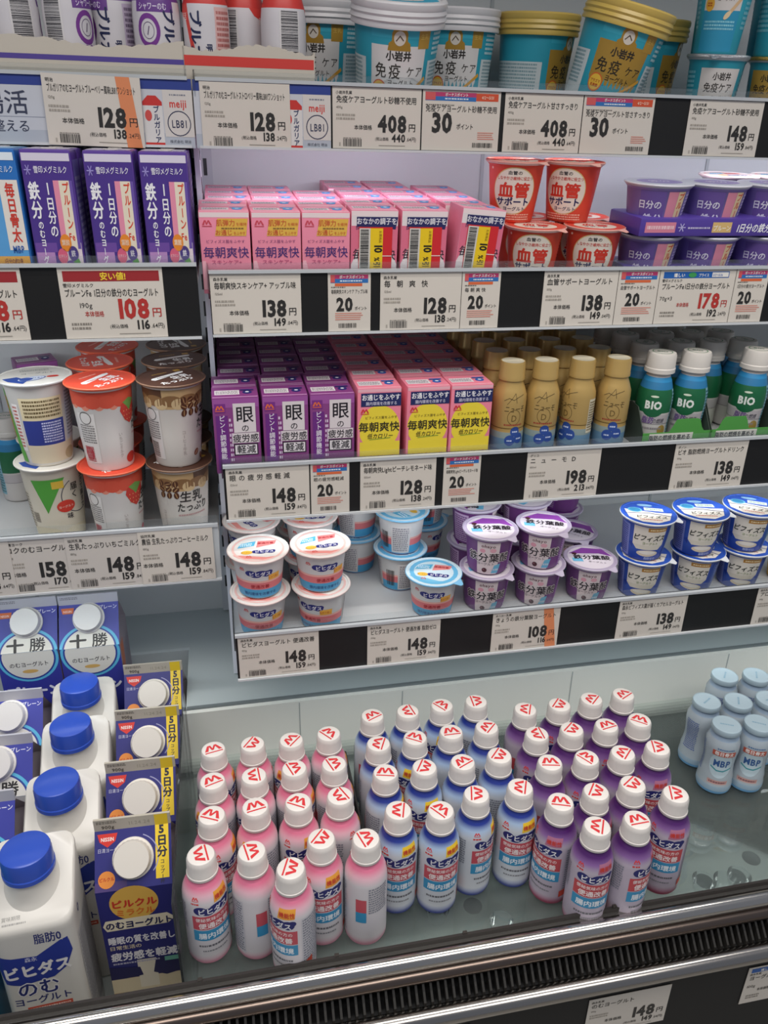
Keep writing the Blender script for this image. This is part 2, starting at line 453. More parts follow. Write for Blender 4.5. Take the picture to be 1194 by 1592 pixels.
shelf(LH1, XL, XP-3, 185, 68, 10, 'upper left shelf behind the blue and white promotion board', BLACK)
shelf(LH2, XL, XP-6, 235, -84, -152, 'shelf of purple cartons left of the bay panel', BLACK)
shelf(LH3, XL, XP-6, 230, -352, -420, 'shelf of tall strawberry and coffee cups left of the bay panel', LIGHTB, lip=8)
m = MB(); m.box(XL, XT-6, 851, 906, -793, -716.3, M(0xb9c3c4, 0.4))
tag(world_obj('riser_step', m), 'pale grey riser under the rearmost blue cartons', 'riser')

# ------------------------------------------------------------------ price cards
INK, PALE = 0x2c2a28, 0xd8d0c5
def yen(pr, w, h, price, tax, dec, ink=INK, bar=None):
    pr.text(price, w-13, h*0.29, h*0.375, ink, 1, 'r', 0.84, 0.042)
    pr.text('円', w-12.3, h*0.31, h*0.145, ink, 1, 'l', 1, 0.015)
    n = len(price)*h*0.375*0.55
    pr.text('本体価格', w-15.5-n, h*0.32, h*0.088, ink, 1, 'r', 0.95 if not bar else 0.75, 0.012)
    pr.text(tax, w-14.5, h*0.125, h*0.18, INK, 1, 'r', 0.85, 0.032)
    pr.text(dec+'円)', w-14, h*0.14, h*0.085, INK, 1, 'l', 0.85, 0.005)
    pr.text('(税込価格', w-16.5-len(tax)*h*0.18*0.53, h*0.145, h*0.065, INK, 1, 'r', 0.9, 0.004)
def price_card(x, y, z, w, h, maker, title, price, tax, dec, label, red=False, bar=None, sticker=False, size='400g', tilt=0, paper=PALE, gap=0.0):
    mb = MB(); mb.box(0, w, -0.5, 0, 0, h, M(paper, 0.4))
    pr = Print(mb, flat((0, -0.5, 0), (1, 0, 0), (0, 0, 1)))
    top = h-2
    if bar == 'sale':
        pr.rect(4, h-12, w-3, h-3, 0x9c2a2e); pr.text('安い値!', w*0.52, h-10.3, 7.2, 0xf3d13a, 2, 'c', 0.95, 0.03); top = h-12
    if bar == 'blue':
        pr.rect(4, h-8.5, w-8, h-2, 0x1f5fae); pr.ell(w*0.42, h-5.2, 4.6, 2.6, 0x3e9a54, 2); pr.text('嬉しい', w*0.25, h-7, 4.2, 0xf2f0ea, 2, 'c', 1, 0.03)
        pr.text('プライス', w*0.57, h-7, 3.8, 0xf2f0ea, 2, 'c', 0.8, 0.02); pr.rect(w*0.68, h-7.6, w-9, h-2.8, 0xe9e6e0, 2); pr.text('5/2〜5/26', w*0.68+1, h-6.6, 3.2, 0x1f5fae, 3, 'l', 0.8, 0.01); top = h-8
    pr.text(maker, 3, top-h*0.075, h*0.06, INK, 1, 'l', 1, 0.01)
    pr.text(title, 3.5, top-h*0.205, h*0.125, INK, 1, 'l', 0.95, 0.012, fit=w-8, gap=gap)
    ink = 0xb5342e if red else INK
    if bar: pr.text(size, 14 if bar == 'sale' else 3, h*0.44, h*0.10, INK, 1, 'l', 1.0)
    else:
        pr.text(size, 3.5, h*0.655, h*0.055, 0x6b655e, 1, 'l'); pr.fine(3.5, h*0.46, w*0.26, h*0.58, 2, 0xa59d92)
    if bar: pr.fine(6, h*0.12, w*0.26, h*0.24, 2, 0x8c857c)
    yen(pr, w, h, price, tax, dec, ink, bar)
    if not bar:
        pr.bars(10, h*0.035, 10+w*0.21, h*0.16); pr.rect(6, h*0.04, 7.5, h*0.10, 0xb0a89e, 1)
        pr.fine(10, h*0.165, 10+w*0.20, h*0.185, 1, 0x8c857c)
    pr.rect(w*0.52, h*0.055, w-15, h*0.065, 0x9b948a, 1)
    if sticker:
        pr.poly([(w-21, h), (w-9, h), (w-2, 0), (w-15, 0)], 0xe08a5c, 0)
    o = mb.build('price_card'); tag(o, label, 'price card', 'price cards in the shelf rails')
    set_tf(o, (x, y, z), Matrix.Rotation(math.radians(tilt), 3, 'Y')); return o
def point_card(x, y, z, w, h, title, pts, label, date=None):
    mb = MB(); mb.box(0, w, -0.5, 0, 0, h, M(PALE, 0.4))
    pr = Print(mb, flat((0, -0.5, 0), (1, 0, 0), (0, 0, 1)))
    e = w-2.5 if not date else w*0.68
    pr.rect(2.5, h*0.90, e, h*0.97, 0xb8386a); pr.rect(2.5, h*0.83, e, h*0.90, 0x2f6fb4)
    pr.rect(2.5, h*0.84, w*0.16, h*0.965, 0xd05a5a, 1); pr.text('ボーナスポイント', (w*0.18+e)/2, h*0.908, h*0.062, 0xf6f0ea, 2, 'c', 0.9, 0.02, fit=e-w*0.2)
    pr.fine(w*0.28, h*0.845, e*0.85, h*0.885, 1, 0xdfe8f0, 2)
    if date:
        pr.rect(w*0.68, h*0.84, w-2.5, h*0.965, 0xd0502f); pr.text(date, w*0.83, h*0.875, h*0.07, 0xf6e0c8, 2, 'c', 0.8, 0.01, fit=w*0.27)
    else:
        pr.rect(w*0.16, h*0.775, w*0.8, h*0.825, 0xd8693f); 
    k = h*0.12 if date else h*0.08
    pr.fine(3, h*0.745, w*0.4, h*0.775, 1, 0x6b655e)
    pr.text(title, 3, h*0.655, k, INK, 1, 'l', 1, 0.006, fit=w-6)
    q = h*0.44 if date else h*0.31
    pr.text(pts, w*0.40 if date else w*0.6, h*0.315 if date else h*0.36, q, INK, 1, 'r', 0.85, 0.042); pr.text('ポイント', w*0.44 if date else w*0.62, h*0.37, h*0.105 if date else h*0.07, INK, 1, 'l', 0.8, 0.015, fit=w*0.34)
    pr.lines(w*0.16 if not date else w*0.72, h*0.19, w-3.5, h*0.33, 4, 0xd98a78, 1, 0.4)
    pr.bars(w*0.24 if not date else w*0.66, h*0.06, w*0.66 if not date else w-6, h*0.14)
    o = mb.build('point_card'); tag(o, label, 'point card', 'bonus point cards in the shelf rails')
    set_tf(o, (x, y, z), Matrix.Identity(3)); return o
def span(px0, px1, y0, y1, Y): 
    a, b = at_y(px0, y0, Y), at_y(px1, y1, Y); return a.x, b.x-a.x
def PC(px0, px1, py, Y, bot, top, *a, **k):
    x, w = span(px0, px1, py, py, Y); return price_card(x, Y, bot+2.6, w, top-bot-6, *a, **k)
def PT(px0, px1, py, Y, bot, top, *a, **k):
    x, w = span(px0, px1, py, py, Y); return point_card(x, Y, bot+2.6, w, top-bot-6, *a, **k)
Y1, Y2, Y3, Y4 = [s.front-4.4 for s in (SH1, SH2, SH3, SH4)]
PC(312, 451, 170, Y1-1.6, 8, 68, '明治', 'ブルガリアのむヨーグルトストロベリー風味LB81ワンショット', '128', '138', '.24', 'white price card reading 128 yen under the red strawberry bottles', size='120g')
PC(66, 218, 150, Y1-4, 8, 70, '明治', 'ブルガリアのむヨーグルトブルーベリー風味LB81ワンショット', '128', '138', '.24', 'white price card with an orange stripe under the blueberry bottles', size='120g', sticker=True, tilt=1.0)
PC(517, 654, 185, Y1, 10, 68, '小岩井乳業', '免疫ケアヨーグルト砂糖不使用', '408', '440', '.64', 'price card reading 408 yen under the white lidded tub')
PT(656, 776, 190, Y1, 10, 68, '免疫ケアヨーグルト砂糖不使用', '30', 'wide 30 point card beside the 408 yen card under the white lidded tubs', date='4/2〜5/31')
PC(783, 903, 190, Y1, 10, 68, '小岩井乳業', '免疫ケアヨーグルト甘さすっきり', '408', '440', '.64', 'price card reading 408 yen under the gold lidded tubs')
PT(904, 1013, 195, Y1, 10, 68, '免疫ケアヨーグルト甘さすっきり', '30', 'wide 30 point card under the tilted gold lidded tub', date='4/2〜5/31')
PC(1067, 1181, 200, Y1, 10, 68, '小岩井乳業', '免疫ケアヨーグルト砂糖不使用', '148', '159', '.84', 'price card reading 148 yen under the stacked foil lidded cups', size='100g')
B2, T2 = -153, -92
PC(328, 468, 465, Y2, B2, T2, '森永乳業', '毎朝爽快スキンケア+ アップル味', '138', '149', '.04', 'price card reading 138 yen under the pink skin care cartons', size='125ml')
PT(510, 576, 465, Y2, B2, T2, '毎朝爽快スキンケア アップル味', '20', 'narrow 20 point card under the right column of pink skin care cartons')
PC(591, 716, 465, Y2, B2, T2, '森永乳業', '毎朝爽快', '128', '138', '.24', 'price card reading 128 yen under the discount stickered cartons', size='125ml', gap=0.9)
PT(717, 776, 465, Y2, B2, T2, '毎 朝 爽 快', '20', 'narrow 20 point card right of the 128 yen card below the stickered cartons')
PC(843, 957, 462, Y2, B2, T2, '森永乳業', '血管サポートヨーグルト', '138', '149', '.04', 'price card reading 138 yen under the red cups', size='100g')
PT(958, 1020, 462, Y2, B2, T2, '血管サポートヨーグルト', '20', 'narrow 20 point card between the red cup card and the blue topped card')
PC(1021, 1137, 462, Y2, B2, T2, '雪印メグミルク', 'プルーンFe1日分の鉄分ヨーグルト', '178', '192', '.24', 'price card with a blue heading and red 178 yen', red=True, bar='blue', size='70g×3')
PT(1138, 1188, 462, Y2, B2, T2, '1日分の鉄分ヨーグルト', '20', 'narrow 20 point card right of the blue topped 178 yen card')
YL2 = LH2.front-4.4
PC(95, 256, 465, YL2, -152, -84, '雪印メグミルク', 'プルーンFe 1日分の鉄分のむヨーグルト', '108', '116', '.64', 'sale card with a red heading and red 108 yen', red=True, bar='sale', size='190g')
PC(-118, 38, 465, YL2, -152, -84, '雪印メグミルク', '毎日骨太MBPのむヨーグルト', '108', '116', '.64', 'sale card cut off by the left edge of the photo, under the blue carton', red=True, bar='sale', size='190g')
B3, T3 = -338, -276
PC(352, 481, 758, Y3, B3, T3, '森永乳業', '眼の疲労感軽減', '148', '159', '.84', 'price card reading 148 yen under the purple eye care cartons', size='125ml', gap=0.35)
PT(483, 543, 750, Y3, B3, T3, '眼の疲労感軽減', '20', 'narrow 20 point card under the purple eye care cartons')
PC(560, 677, 745, Y3, B3, T3, '森永乳業', '毎朝爽快Lightピーチレモネード味', '128', '138', '.24', 'price card reading 128 yen under the pink and yellow cartons', size='125ml')
PT(689, 746, 740, Y3, B3, T3, '毎朝爽快Lightピーチレモネード味', '20', 'narrow 20 point card under the pink and yellow cartons')
PC(818, 931, 730, Y3, B3, T3, 'グリコ', 'ニューモD', '198', '213', '.84', 'price card reading 198 yen under the gold bottles', size='100ml', gap=0.8)
PC(1047, 1158, 715, Y3, B3, T3, 'ダノン', 'ビオ 脂肪燃焼ヨーグルトドリンク', '138', '149', '.04', 'price card reading 138 yen under the green labelled bottles', size='100g')
YL3 = LH3.front-4.4
PC(220, 335, 885, YL3-1.6, -420, -352, '協同乳業', '農協 生乳たっぷりコーヒーミルク', '148', '159', '.84', 'price card reading 148 yen under the coffee cups', size='180g')
PC(108, 232, 890, YL3-0.8, -420, -352, '協同乳業', '生乳たっぷりいちごミルク', '148', '159', '.84', 'price card partly covered by another, under the strawberry cups', size='180g', paper=0xcfc8c0)
PC(10, 128, 895, YL3, -420, -352, '日清ヨーク', 'コクのむヨーグルト', '158', '170', '.64', 'price card reading 158 yen under the white and blue cups', size='180g', paper=0xcfc8c0)
PC(-112, 24, 900, YL3-0.8, -420, -352, '明治', 'のむヨーグルト', '158', '173', '.64', 'price card cut off by the left photo edge, under the white cups', size='180g', paper=0xcfc8c0)
B4, T4 = -518, -459
PC(371, 496, 1020, Y4, B4, T4, '森永乳業', 'ビヒダスヨーグルト 便通改善', '148', '159', '.84', 'price card reading 148 yen at the clear divider end of the lowest shelf', size='100g')
PC(571, 683, 1000, Y4, B4, T4, '森永乳業', 'ビヒダスヨーグルト 便通改善 脂肪ゼロ', '148', '159', '.84', 'price card reading 148 yen under the blue lidded cups', size='100g')
PC(765, 868, 975, Y4, B4, T4, 'オハヨー乳業', 'きょうの鉄分葉酸ヨーグルト', '108', '116', '.64', 'price card with an orange stripe under the purple cups', size='100g', sticker=True)
PC(962, 1065, 950, Y4, B4, T4, '森永乳業', '森永ビフィズス菌が届くカプセルヨーグルト', '138', '149', '.04', 'price card reading 138 yen under the blue and white cups', size='100g')
PC(1176, 1290, 930, Y4, B4, T4, '森永乳業', 'アロエヨーグルト', '138', '149', '.04', 'price card at the far right end of the lowest shelf rail', size='100g')
for x, w, t, p, lab in ((318, 92, 'のむヨーグルト', '148', 'shaded price card on the black fascia below the grille, the middle one'), (108, 84, 'ヨーグルト', '128', 'shaded price card on the black fascia below the grille, at the bottom edge'), (500, 84, 'ヨーグルト', '138', 'shaded blue topped card on the black fascia, at the right edge')):
    price_card(x, 455.4, -828, w, 58, '森永乳業', t, p, '149', '.04', lab, size='100g', bar='blue' if x > 450 else None)

# promotion board on the front of the upper left shelf
def promo(px0, px1, label, can=True, words=False, cell=True):
    x, w = span(px0, px1, 170, 170, Y1-0.5); h = 56
    mb = MB(); mb.box(0, w, -0.5, 0, 0, h, M(0xc9cbd2, 0.4)); pr = Print(mb, flat((0, -0.5, 0), (1, 0, 0), (0, 0, 1)))
    pr.rect(0, h-9, w, h, 0x2c3f8c)
    pr.rect(0, 0, w, 12, 0xb4bac4)
    if words:
        pr.text('腸活', w-160, h-30, 20, 0x3a3f55, 1, 'c', 1, 0.01); pr.rect(0, h-34, w-128, h-33.5, 0x8a8fa0); pr.text('を整える', w-162, h-45, 10.5, 0x3a3f55, 1, 'c', 1, 0.005)
    if can:
        c = w-44
        pr.rect(c, 2, c+17, h-22, 0xdcd9d6, 1); pr.poly([(c, h-22), (c+17, h-22), (c+17, h-19), (c+12, h-14), (c+5, h-14), (c, h-19)], 0xc8342f, 1)
        pr.text('ブルガリア', c+11.5, h-22, 6.2, 0x23305c, 2, 'l', 0.9, 0.03, vert=True); pr.ell(c+4.5, h-30, 3, 4.5, 0xd0504a, 2); pr.rect(c, 2, c+17, 4, 0xc8342f, 2)
    if cell:
        pr.rect(w-26, 9, w, h-9, 0xd6d0ca, 1); pr.text('meiji', w-13, h-23, 9.0, 0xd23a30, 2, 'c', 0.82, 0.018); pr.fine(w-20, h-14, w-5, h-12, 1, 0x7b7f8c, 2)
        pr.ring(w-13, 20, 9.6, 10.4, 0x2b3050, 2); pr.text('LB81', w-13, 16.5, 9, 0x2b3050, 2, 'c', 0.72, 0.01); pr.text('株式会社 明治', w-13, 4, 3, 0x555a66, 2, 'c', 1)
    o = mb.build('promotion_board'); tag(o, label, 'sign', 'promotion boards in the upper rail'); set_tf(o, (x, Y1-0.5, 10), Matrix.Identity(3))
promo(-140, 300, 'blue and white promotion board behind the orange striped price card', words=True)
promo(302, 514, 'blue and white promotion board behind the strawberry price card')
# ================================================================== products: one builder per kind
NAVY, RED, WHITE, CREAM = 0x1e2a6b, 0xd8352f, 0xe6e4e0, 0xe9e0d0
def carton_box(mb, w, d, h, col, top=None, side=None):
    mb.box(-w/2, w/2, 0, d, 0, h, M(col, 0.35), 0.9)
    return Print(mb, flat((0, 0, 0), (1, 0, 0), (0, 0, 1))), Print(mb, flat((0, d/2, h), (1, 0, 0), (0, 1, 0))), Print(mb, flat((w/2, d/2, 0), (0, 1, 0), (0, 0, 1))), Print(mb, flat((-w/2, d/2, 0), (0, -1, 0), (0, 0, 1)))
CW, CD = 45.0, 37.0
def small_carton(H, paint, base, pale, tab, sticker=None):
    def fn():
        r = empty('yogurt_drink_carton'); mb = MB()
        fp, tp, sp, lp = carton_box(mb, CW, CD, H, base); paint(fp, sp, H)
        t = MB(); w, d = CW, CD
        tp.rect(-w/2+1, -d/2+0.8, w/2-1, -d/2+2.4, pale, 0); tp.rect(-w/2+1, d/2-2.2, w/2-1, d/2-0.8, pale, 0)
        tp.rect(-w/2+3, -9, w*0.10, 5, 0xe9e2e4, 0); tp.fine(-w/2+4, -7, w*0.07, 3, 3, 0x9a8f98, 1)
        kid('carton', mb, r)
        t.rings([(4.6, H, tab), (4.6, H+0.5, tab)], 20, cx=w*0.27, cy=d/2-3)
        q = Print(t, flat((w*0.27, d/2-3, H+0.5), (1, 0, 0), (0, 1, 0))); q.ell(0, 0, 1.9, 1.9, 0xe8e8ee, 0); q.rect(-6.5, 5.2, 6.5, 8.2, tab, 0)
        kid('straw_hole_seal', t, r)
        if sticker:
            s_ = MB(); sticker(s_, H); kid('discount_sticker', s_, r)
        return r
    return fn
def paint_pink(fp, sp, H):
    fp.rect(-22, H-5, 22, H-0.8, 0xf3dfe0)
    fp.poly([(-9, H-21), (19, H-21), (21, H-6), (-6, H-6)], 0xe9b94f, 1); fp.zig(-15.5, H-10, 0.72, 0xd24a5a, 1)
    fp.text('肌弾力', 1, H-12, 6.0, 0xcf5a35, 2, 'c', 0.95, 0.015); fp.text('を維持', 15, H-12, 3.2, 0xcf5a35, 2, 'c'); fp.fine(-3, H-15.6, 18, H-13.4, 1, 0x8d6a3a, 2)
    fp.text('お通じ', -1, H-20, 5.2, 0xcf5a35, 2, 'c', 1, 0.015); fp.text('をふやす', 13, H-20, 3.4, 0xcf5a35, 2, 'c', 0.8)
    fp.text('ビフィズス菌をふやす', 0, H-27, 3.2, 0x8a4a7a, 2, 'c', 1.1); fp.text('毎朝爽快', 0, H-39.5, 10.6, 0x4a3078, 2, 'c', 0.98, 0.006)
    fp.text('スキンケア+', 0, H-46, 4.6, 0xb04a78, 2, 'c', 1.1); fp.poly([(-22, 4), (-13, 4), (-19, 30), (-22, 30)], 0xf7b8c4, 1)
    fp.text('アップル味', 0, 8, 5, 0xd04a60, 2); sp.fine(-15, 10, 15, 56, 9, 0xb86080, 0)
def paint_disc(fp, sp, H):
    fp.rect(-22, 2, 22, H-3, 0xeadfe0, 0); fp.rect(-22, H-5, 22, H-0.8, 0xf3dfe0)
    fp.poly([(-22, 26), (-6, H-14), (-22, H-14)], 0xe3738d, 1); fp.poly([(22, 26), (8, H-16), (22, H-14)], 0xe3738d, 1)
    fp.rect(-22, 2, 22, 8, 0xe0506a, 1); fp.text('毎朝爽快', 0, H-44, 11, 0x2b2530, 2, 'c', 0.95, 0.006)
    fp.poly([(-17, H-14.5), (20, H-17), (22, H-6), (-17, H-6)], 0x2a2a5e, 2); fp.text('おなかの調子を', 2, H-12.2, 6.4, 0xeeeaf0, 3, 'c', 0.86, 0.02); fp.text('良好に', -12, H-17, 4.2, 0x2a2a5e, 3, 'c')
    sp.rect(-17, 4, 17, H-10, 0xe8b4c2, 0); sp.poly([(-17, H-20), (2, 30), (-17, 20)], 0xd9486a, 1); sp.fine(-12, 8, 14, 40, 7, 0xc07a90, 2)
def stick(mb, H):
    mb.box(-15, 17, -0.75, -0.5, 6, H-15, M(0xd62a30, 0.4)); p = Print(mb, flat((0, -0.75, 0), (1, 0, 0), (0, 0, 1)))
    t, b = H-16, 7.5
    p.rect(-14.5, b-1, -4, t, 0xd9d4cc, 1); p.bars(-13.4, b, -5.6, t-1, 0x2a2826, 2, vertical=False)
    p.rect(-4, b, 8, t, 0xf2cc1e, 1)
    p.text('10', 0.2, t-14, 10.5, 0x1c1a18, 2, 'l', 0.85, 0.035, rot=-math.pi/2); p.text('%引', 0.2, t-26.2, 7.0, 0x1c1a18, 2, 'l', 0.8, 0.02, rot=-math.pi/2)
    p.text('お買得品', 4.5, t-2, 2.8, 0x7a5a10, 2, 'l', 1, 0, rot=-math.pi/2); p.rect(8, b+12, 17, b+12.7, 0xf3e6e2, 1); p.rect(8, b+26, 17, b+26.7, 0xf3e6e2, 1)
def paint_eye(fp, sp, H):
    fp.rect(-22, H-10, 22, H-1, 0xa0559f, 0); fp.zig(-15.5, H-10.5, 0.75, 0xe8703a, 2); fp.rect(-20.5, H-15, -10, H-6, 0x7b2f86, 1)
    fp.rect(-20, 4, -8.5, H-18, 0x6d2a80, 1); fp.text('ピント調節機能', -14, H-17.5, 6.6, 0xeee6f0, 2, 'c', 0.9, 0.015, vert=True)
    fp.rect(-3, H-36, 18.5, H-6, 0xe0d6d8, 1); fp.text('眼', 8, H-24, 18, 0x1e1a22, 2, 'c', 1.0, 0.012); fp.text('の', 8, H-34.5, 8, 0x1e1a22, 2, 'c', 1, 0.01)
    fp.rect(-5.5, H-47, 21, H-36.5, 0xe0d6d8, 1); fp.text('疲労感', 8, H-45.5, 9.2, 0x1e1a22, 2, 'c', 0.92, 0.012)
    fp.rect(-4, H-60, 19.5, H-48, 0x1e1a22, 1); fp.rect(-3, H-59, 18.5, H-49, 0xe6dfe2, 2); fp.text('軽減', 8, H-57.3, 9.4, 0x1e1a22, 3, 'c', 1, 0.014)
    fp.fine(-7.5, 12, -4.5, H-20, 9, 0xdcc6e0, 2); sp.fine(-15, 8, 15, 56, 10, 0xc79ac8, 0)
def paint_peach(fp, sp, H):
    fp.rect(-22, H-4, 22, H-0.8, 0xf0b4c0, 0); fp.ell(0, H-42, 21.5, 24, 0xf0d83e, 0, 28); fp.rect(-22, 2, 22, 26, 0xf0d83e, 0); fp.rect(-22, 2, -20, 40, 0xee8ea0, 1)
    fp.rect(-19, H-19, 22.2, H-5, 0x232a60, 1); fp.text('お通じをふやす', 1.5, H-12, 6.6, 0xf2f0f4, 2, 'c', 0.86, 0.03); fp.text('腸内環境を改善する', 2, H-17.4, 4.0, 0xd8d4e8, 2, 'c', 0.9, 0.01)
    fp.zig(-15, H-24, 0.72, 0xd2323a, 2); fp.text('ビフィズス菌をふやす', 2, H-32, 3.2, 0x5a4a20, 2, 'c', 1.05)
    fp.text('毎朝爽快', 0, H-45, 11.2, 0x24201c, 2, 'c', 0.96, 0.014); fp.text('低カロリー', 1, H-53, 6.0, 0x24201c, 2, 'c', 0.9, 0.012, shear=0.2); fp.stroke([(-10, H-54.5), (12, H-53)], 0.6, 0x6a9a3a, 2)
    fp.text('ピーチレモネード味', 0, 8, 4, 0xc84860, 2); sp.fine(-15, 8, 15, 54, 10, 0xb85a70, 0)
p_pink = Proto(small_carton(73, paint_pink, 0xf191a8, 0xf4eef0, 0x3aa0d8), 'carton', 'pink skin care cartons')
p_disc = Proto(small_carton(75, paint_disc, 0xe88aa4, 0xf2e8ea, 0x3aa0d8, stick), 'carton', 'discount stickered cartons')
p_disb = Proto(small_carton(75, paint_disc, 0xe88aa4, 0xf2e8ea, 0x3aa0d8), 'carton', 'pink and white cartons without stickers')
p_eye = Proto(small_carton(79, paint_eye, 0x86407f, 0xd9a8d4, 0x2a2c70), 'carton', 'purple eye care cartons')
p_peach = Proto(small_carton(83, paint_peach, 0xee879c, 0xf3c3cc, 0x2f5fae), 'carton', 'pink and yellow peach cartons')

# tall 200 ml cartons
def f_prune():
    r = empty('yogurt_drink_carton'); mb = MB(); w, d, H = 41, 35, 104
    mb.box(-w/2, w/2, 0, d, 0, H, M(0x5a3d94, 0.3), 3.0)
    fp = Print(mb, flat((0, 0, 0), (0.64, 0, 0), (0, 0, 1))); hw = 29.5
    fp.rect(-hw, 3, hw, H-3, 0x4b3389); fp.rect(-hw, H-9, hw, H-3, 0xd9d2e2, 1); fp.rect(-hw, 3, -6, 22, 0xb487bd, 1); fp.rect(-hw, 22, -2, 30, 0x6e4a9e, 1)
    fp.rect(6, 3, hw, 30, 0xe3d3da, 1)
    for a in (0, 60, 120): fp.stroke([(-24+4*math.cos(math.radians(a)), H-16+4*math.sin(math.radians(a))), (-24-4*math.cos(math.radians(a)), H-16-4*math.sin(math.radians(a)))], 1.0, 0x9b8fd0, 2)
    fp.text('雪印メグミルク', 4, H-18, 6.0, 0xe6e2f0, 2, 'c', 1, 0.015)
    fp.poly([(5, 25), (12, 25), (12, H-24), (5, H-24)], 0xe58fa8, 2); fp.rect(12, 22, 25, H-24, 0xe8dcc6, 2); fp.rect(25, 25, 29, H-24, 0x6b52a5, 2)
    fp.text('プルーン', 19.5, H-25, 9.6, 0xd8452e, 3, 'c', 0.9, 0.03, vert=True); fp.text('Fe', 19.5, H-72, 8.5, 0xd8452e, 3, 'c', 0.9, 0.02)
    fp.text('鉄分', -20, H-25, 15.0, 0xf0eef2, 2, 'c', 0.95, 0.035, vert=True); fp.text('のむヨーグルト', -18, H-56, 7.2, 0xf0eef2, 2, 'c', 1, 0.03, vert=True)
    fp.text('1', -3, H-35, 13, 0xf0eef2, 2, 'c', 0.9, 0.02); fp.text('日分の', -2, H-37, 11.0, 0xf0eef2, 2, 'c', 0.95, 0.03, vert=True)
    fp.ell(10, H-74, 7.2, 7.2, 0xe88a2c, 4); fp.text('葉酸', 10, H-75.8, 5.2, 0xfbe8cc, 5, 'c', 1, 0.02)
    fp.ell(4, H-85, 6.4, 6.4, 0xd8617e, 4); fp.text('ビタミン', 4, H-86, 3.0, 0xf6d8de, 5, 'c', 0.9); fp.ell(18, H-83, 6.4, 6.4, 0x4a3a80, 4); fp.text('鉄', 18, H-85.2, 6.0, 0xf0eef2, 5, 'c', 1, 0.02)
    fp.ell(13, H-95, 7, 6.5, 0x6a4a94, 5); fp.ell(18, H-95, 5, 6, 0x7a5aa4, 6); fp.poly([(16, H-90), (24, H-87), (27, H-93), (22, H-91)], 0x5a9a4a, 7)
    fp.bars(-26, 5, -14, 10, 0x2c2a50, 3); fp.fine(-6, 4, 4, 8, 2, 0x7a5a90, 3)
    sp = Print(mb, flat((w/2, d/2, 0), (0, 1, 0), (0, 0, 1))); sp.rect(-15, 4, 15, H-8, 0x7a70b4); sp.fine(-13, 20, 13, H-20, 12, 0xb9b2d8, 1); sp.poly([(-15, 4), (15, 4), (15, 12), (-15, 26)], 0xa9b4dc, 1)
    tp = Print(mb, flat((0, d/2, H), (1, 0, 0), (0, 1, 0))); tp.rect(-18, -14, 18, 14, 0xc8c2d4)
    hw = w/2-1.5
    for y in (-13, 12): tp.rect(-hw+2, y, hw-2, y+1.5, 0xf0eef4, 1)
    kid('carton', mb, r)
    t = MB(); t.rings([(6, H, 0xd4cfc8), (6, H+0.8, 0xd4cfc8)], 20, cx=2, cy=d/2-8); q = Print(t, flat((2, d/2-8, H+0.8), (1, 0, 0), (0, 1, 0))); q.ring(0, 0, 2.6, 3.6, 0x9a9490, 0); kid('straw_hole_seal', t, r)
    return r
def f_milk():
    r = empty('yogurt_drink_carton'); mb = MB(); w, d, H = 41, 35, 104
    mb.box(-w/2, w/2, 0, d, 0, H, M(0x2a6cb6, 0.3), 3.0); fp = Print(mb, flat((0, 0, 0), (0.64, 0, 0), (0, 0, 1)))
    fp.rect(-29, 3, 29, H-24, 0x5aa0d8); fp.rect(6, 24, 29, H-24, 0xe6dfd6, 1); fp.rect(-29, H-9, 29, H-3, 0xe0eaf2, 1)
    fp.text('雪印メグミルク', 6, H-18, 6.0, 0xe6ecf4, 2, 'c'); fp.text('毎日骨太', 18, H-26, 12, 0xcf3a2c, 3, 'c', 1, 0.03, vert=True); fp.text('MBP', 17, 22, 8, 0x2a5aa8, 3, 'c', 0.9, 0.02)
    fp.rect(-29, 5, 29, 19, 0xe3a63a, 2); fp.text('1日分の約2倍', 8, 13, 5.0, 0x7a2a20, 3, 'c', 0.8, 0.02); fp.text('のMBP', 10, 7.5, 5.0, 0x2a4a98, 3, 'c'); fp.poly([(0, 3), (29, 3), (29, 6), (10, 8)], 0x6ab04a, 3)
    fp.text('のむヨーグルト', -18, H-28, 9, 0xf0f2f6, 3, 'c', 1, 0.03, vert=True)
    tp = Print(mb, flat((0, d/2, H), (1, 0, 0), (0, 1, 0))); tp.rect(-18, -14, 18, 14, 0x9fc8e6); tp.rect(-19, -13, 19, -11.5, 0xeef4f8, 1)
    kid('carton', mb, r)
    t = MB(); t.rings([(6, H, 0xd4d4d8), (6, H+0.8, 0xd4d4d8)], 20, cx=2, cy=d/2-8); kid('straw_hole_seal', t, r)
    return r
p_prune = Proto(f_prune, 'carton', 'violet iron drink cartons'); p_milk = Proto(f_milk, 'carton', 'blue milk protein cartons')

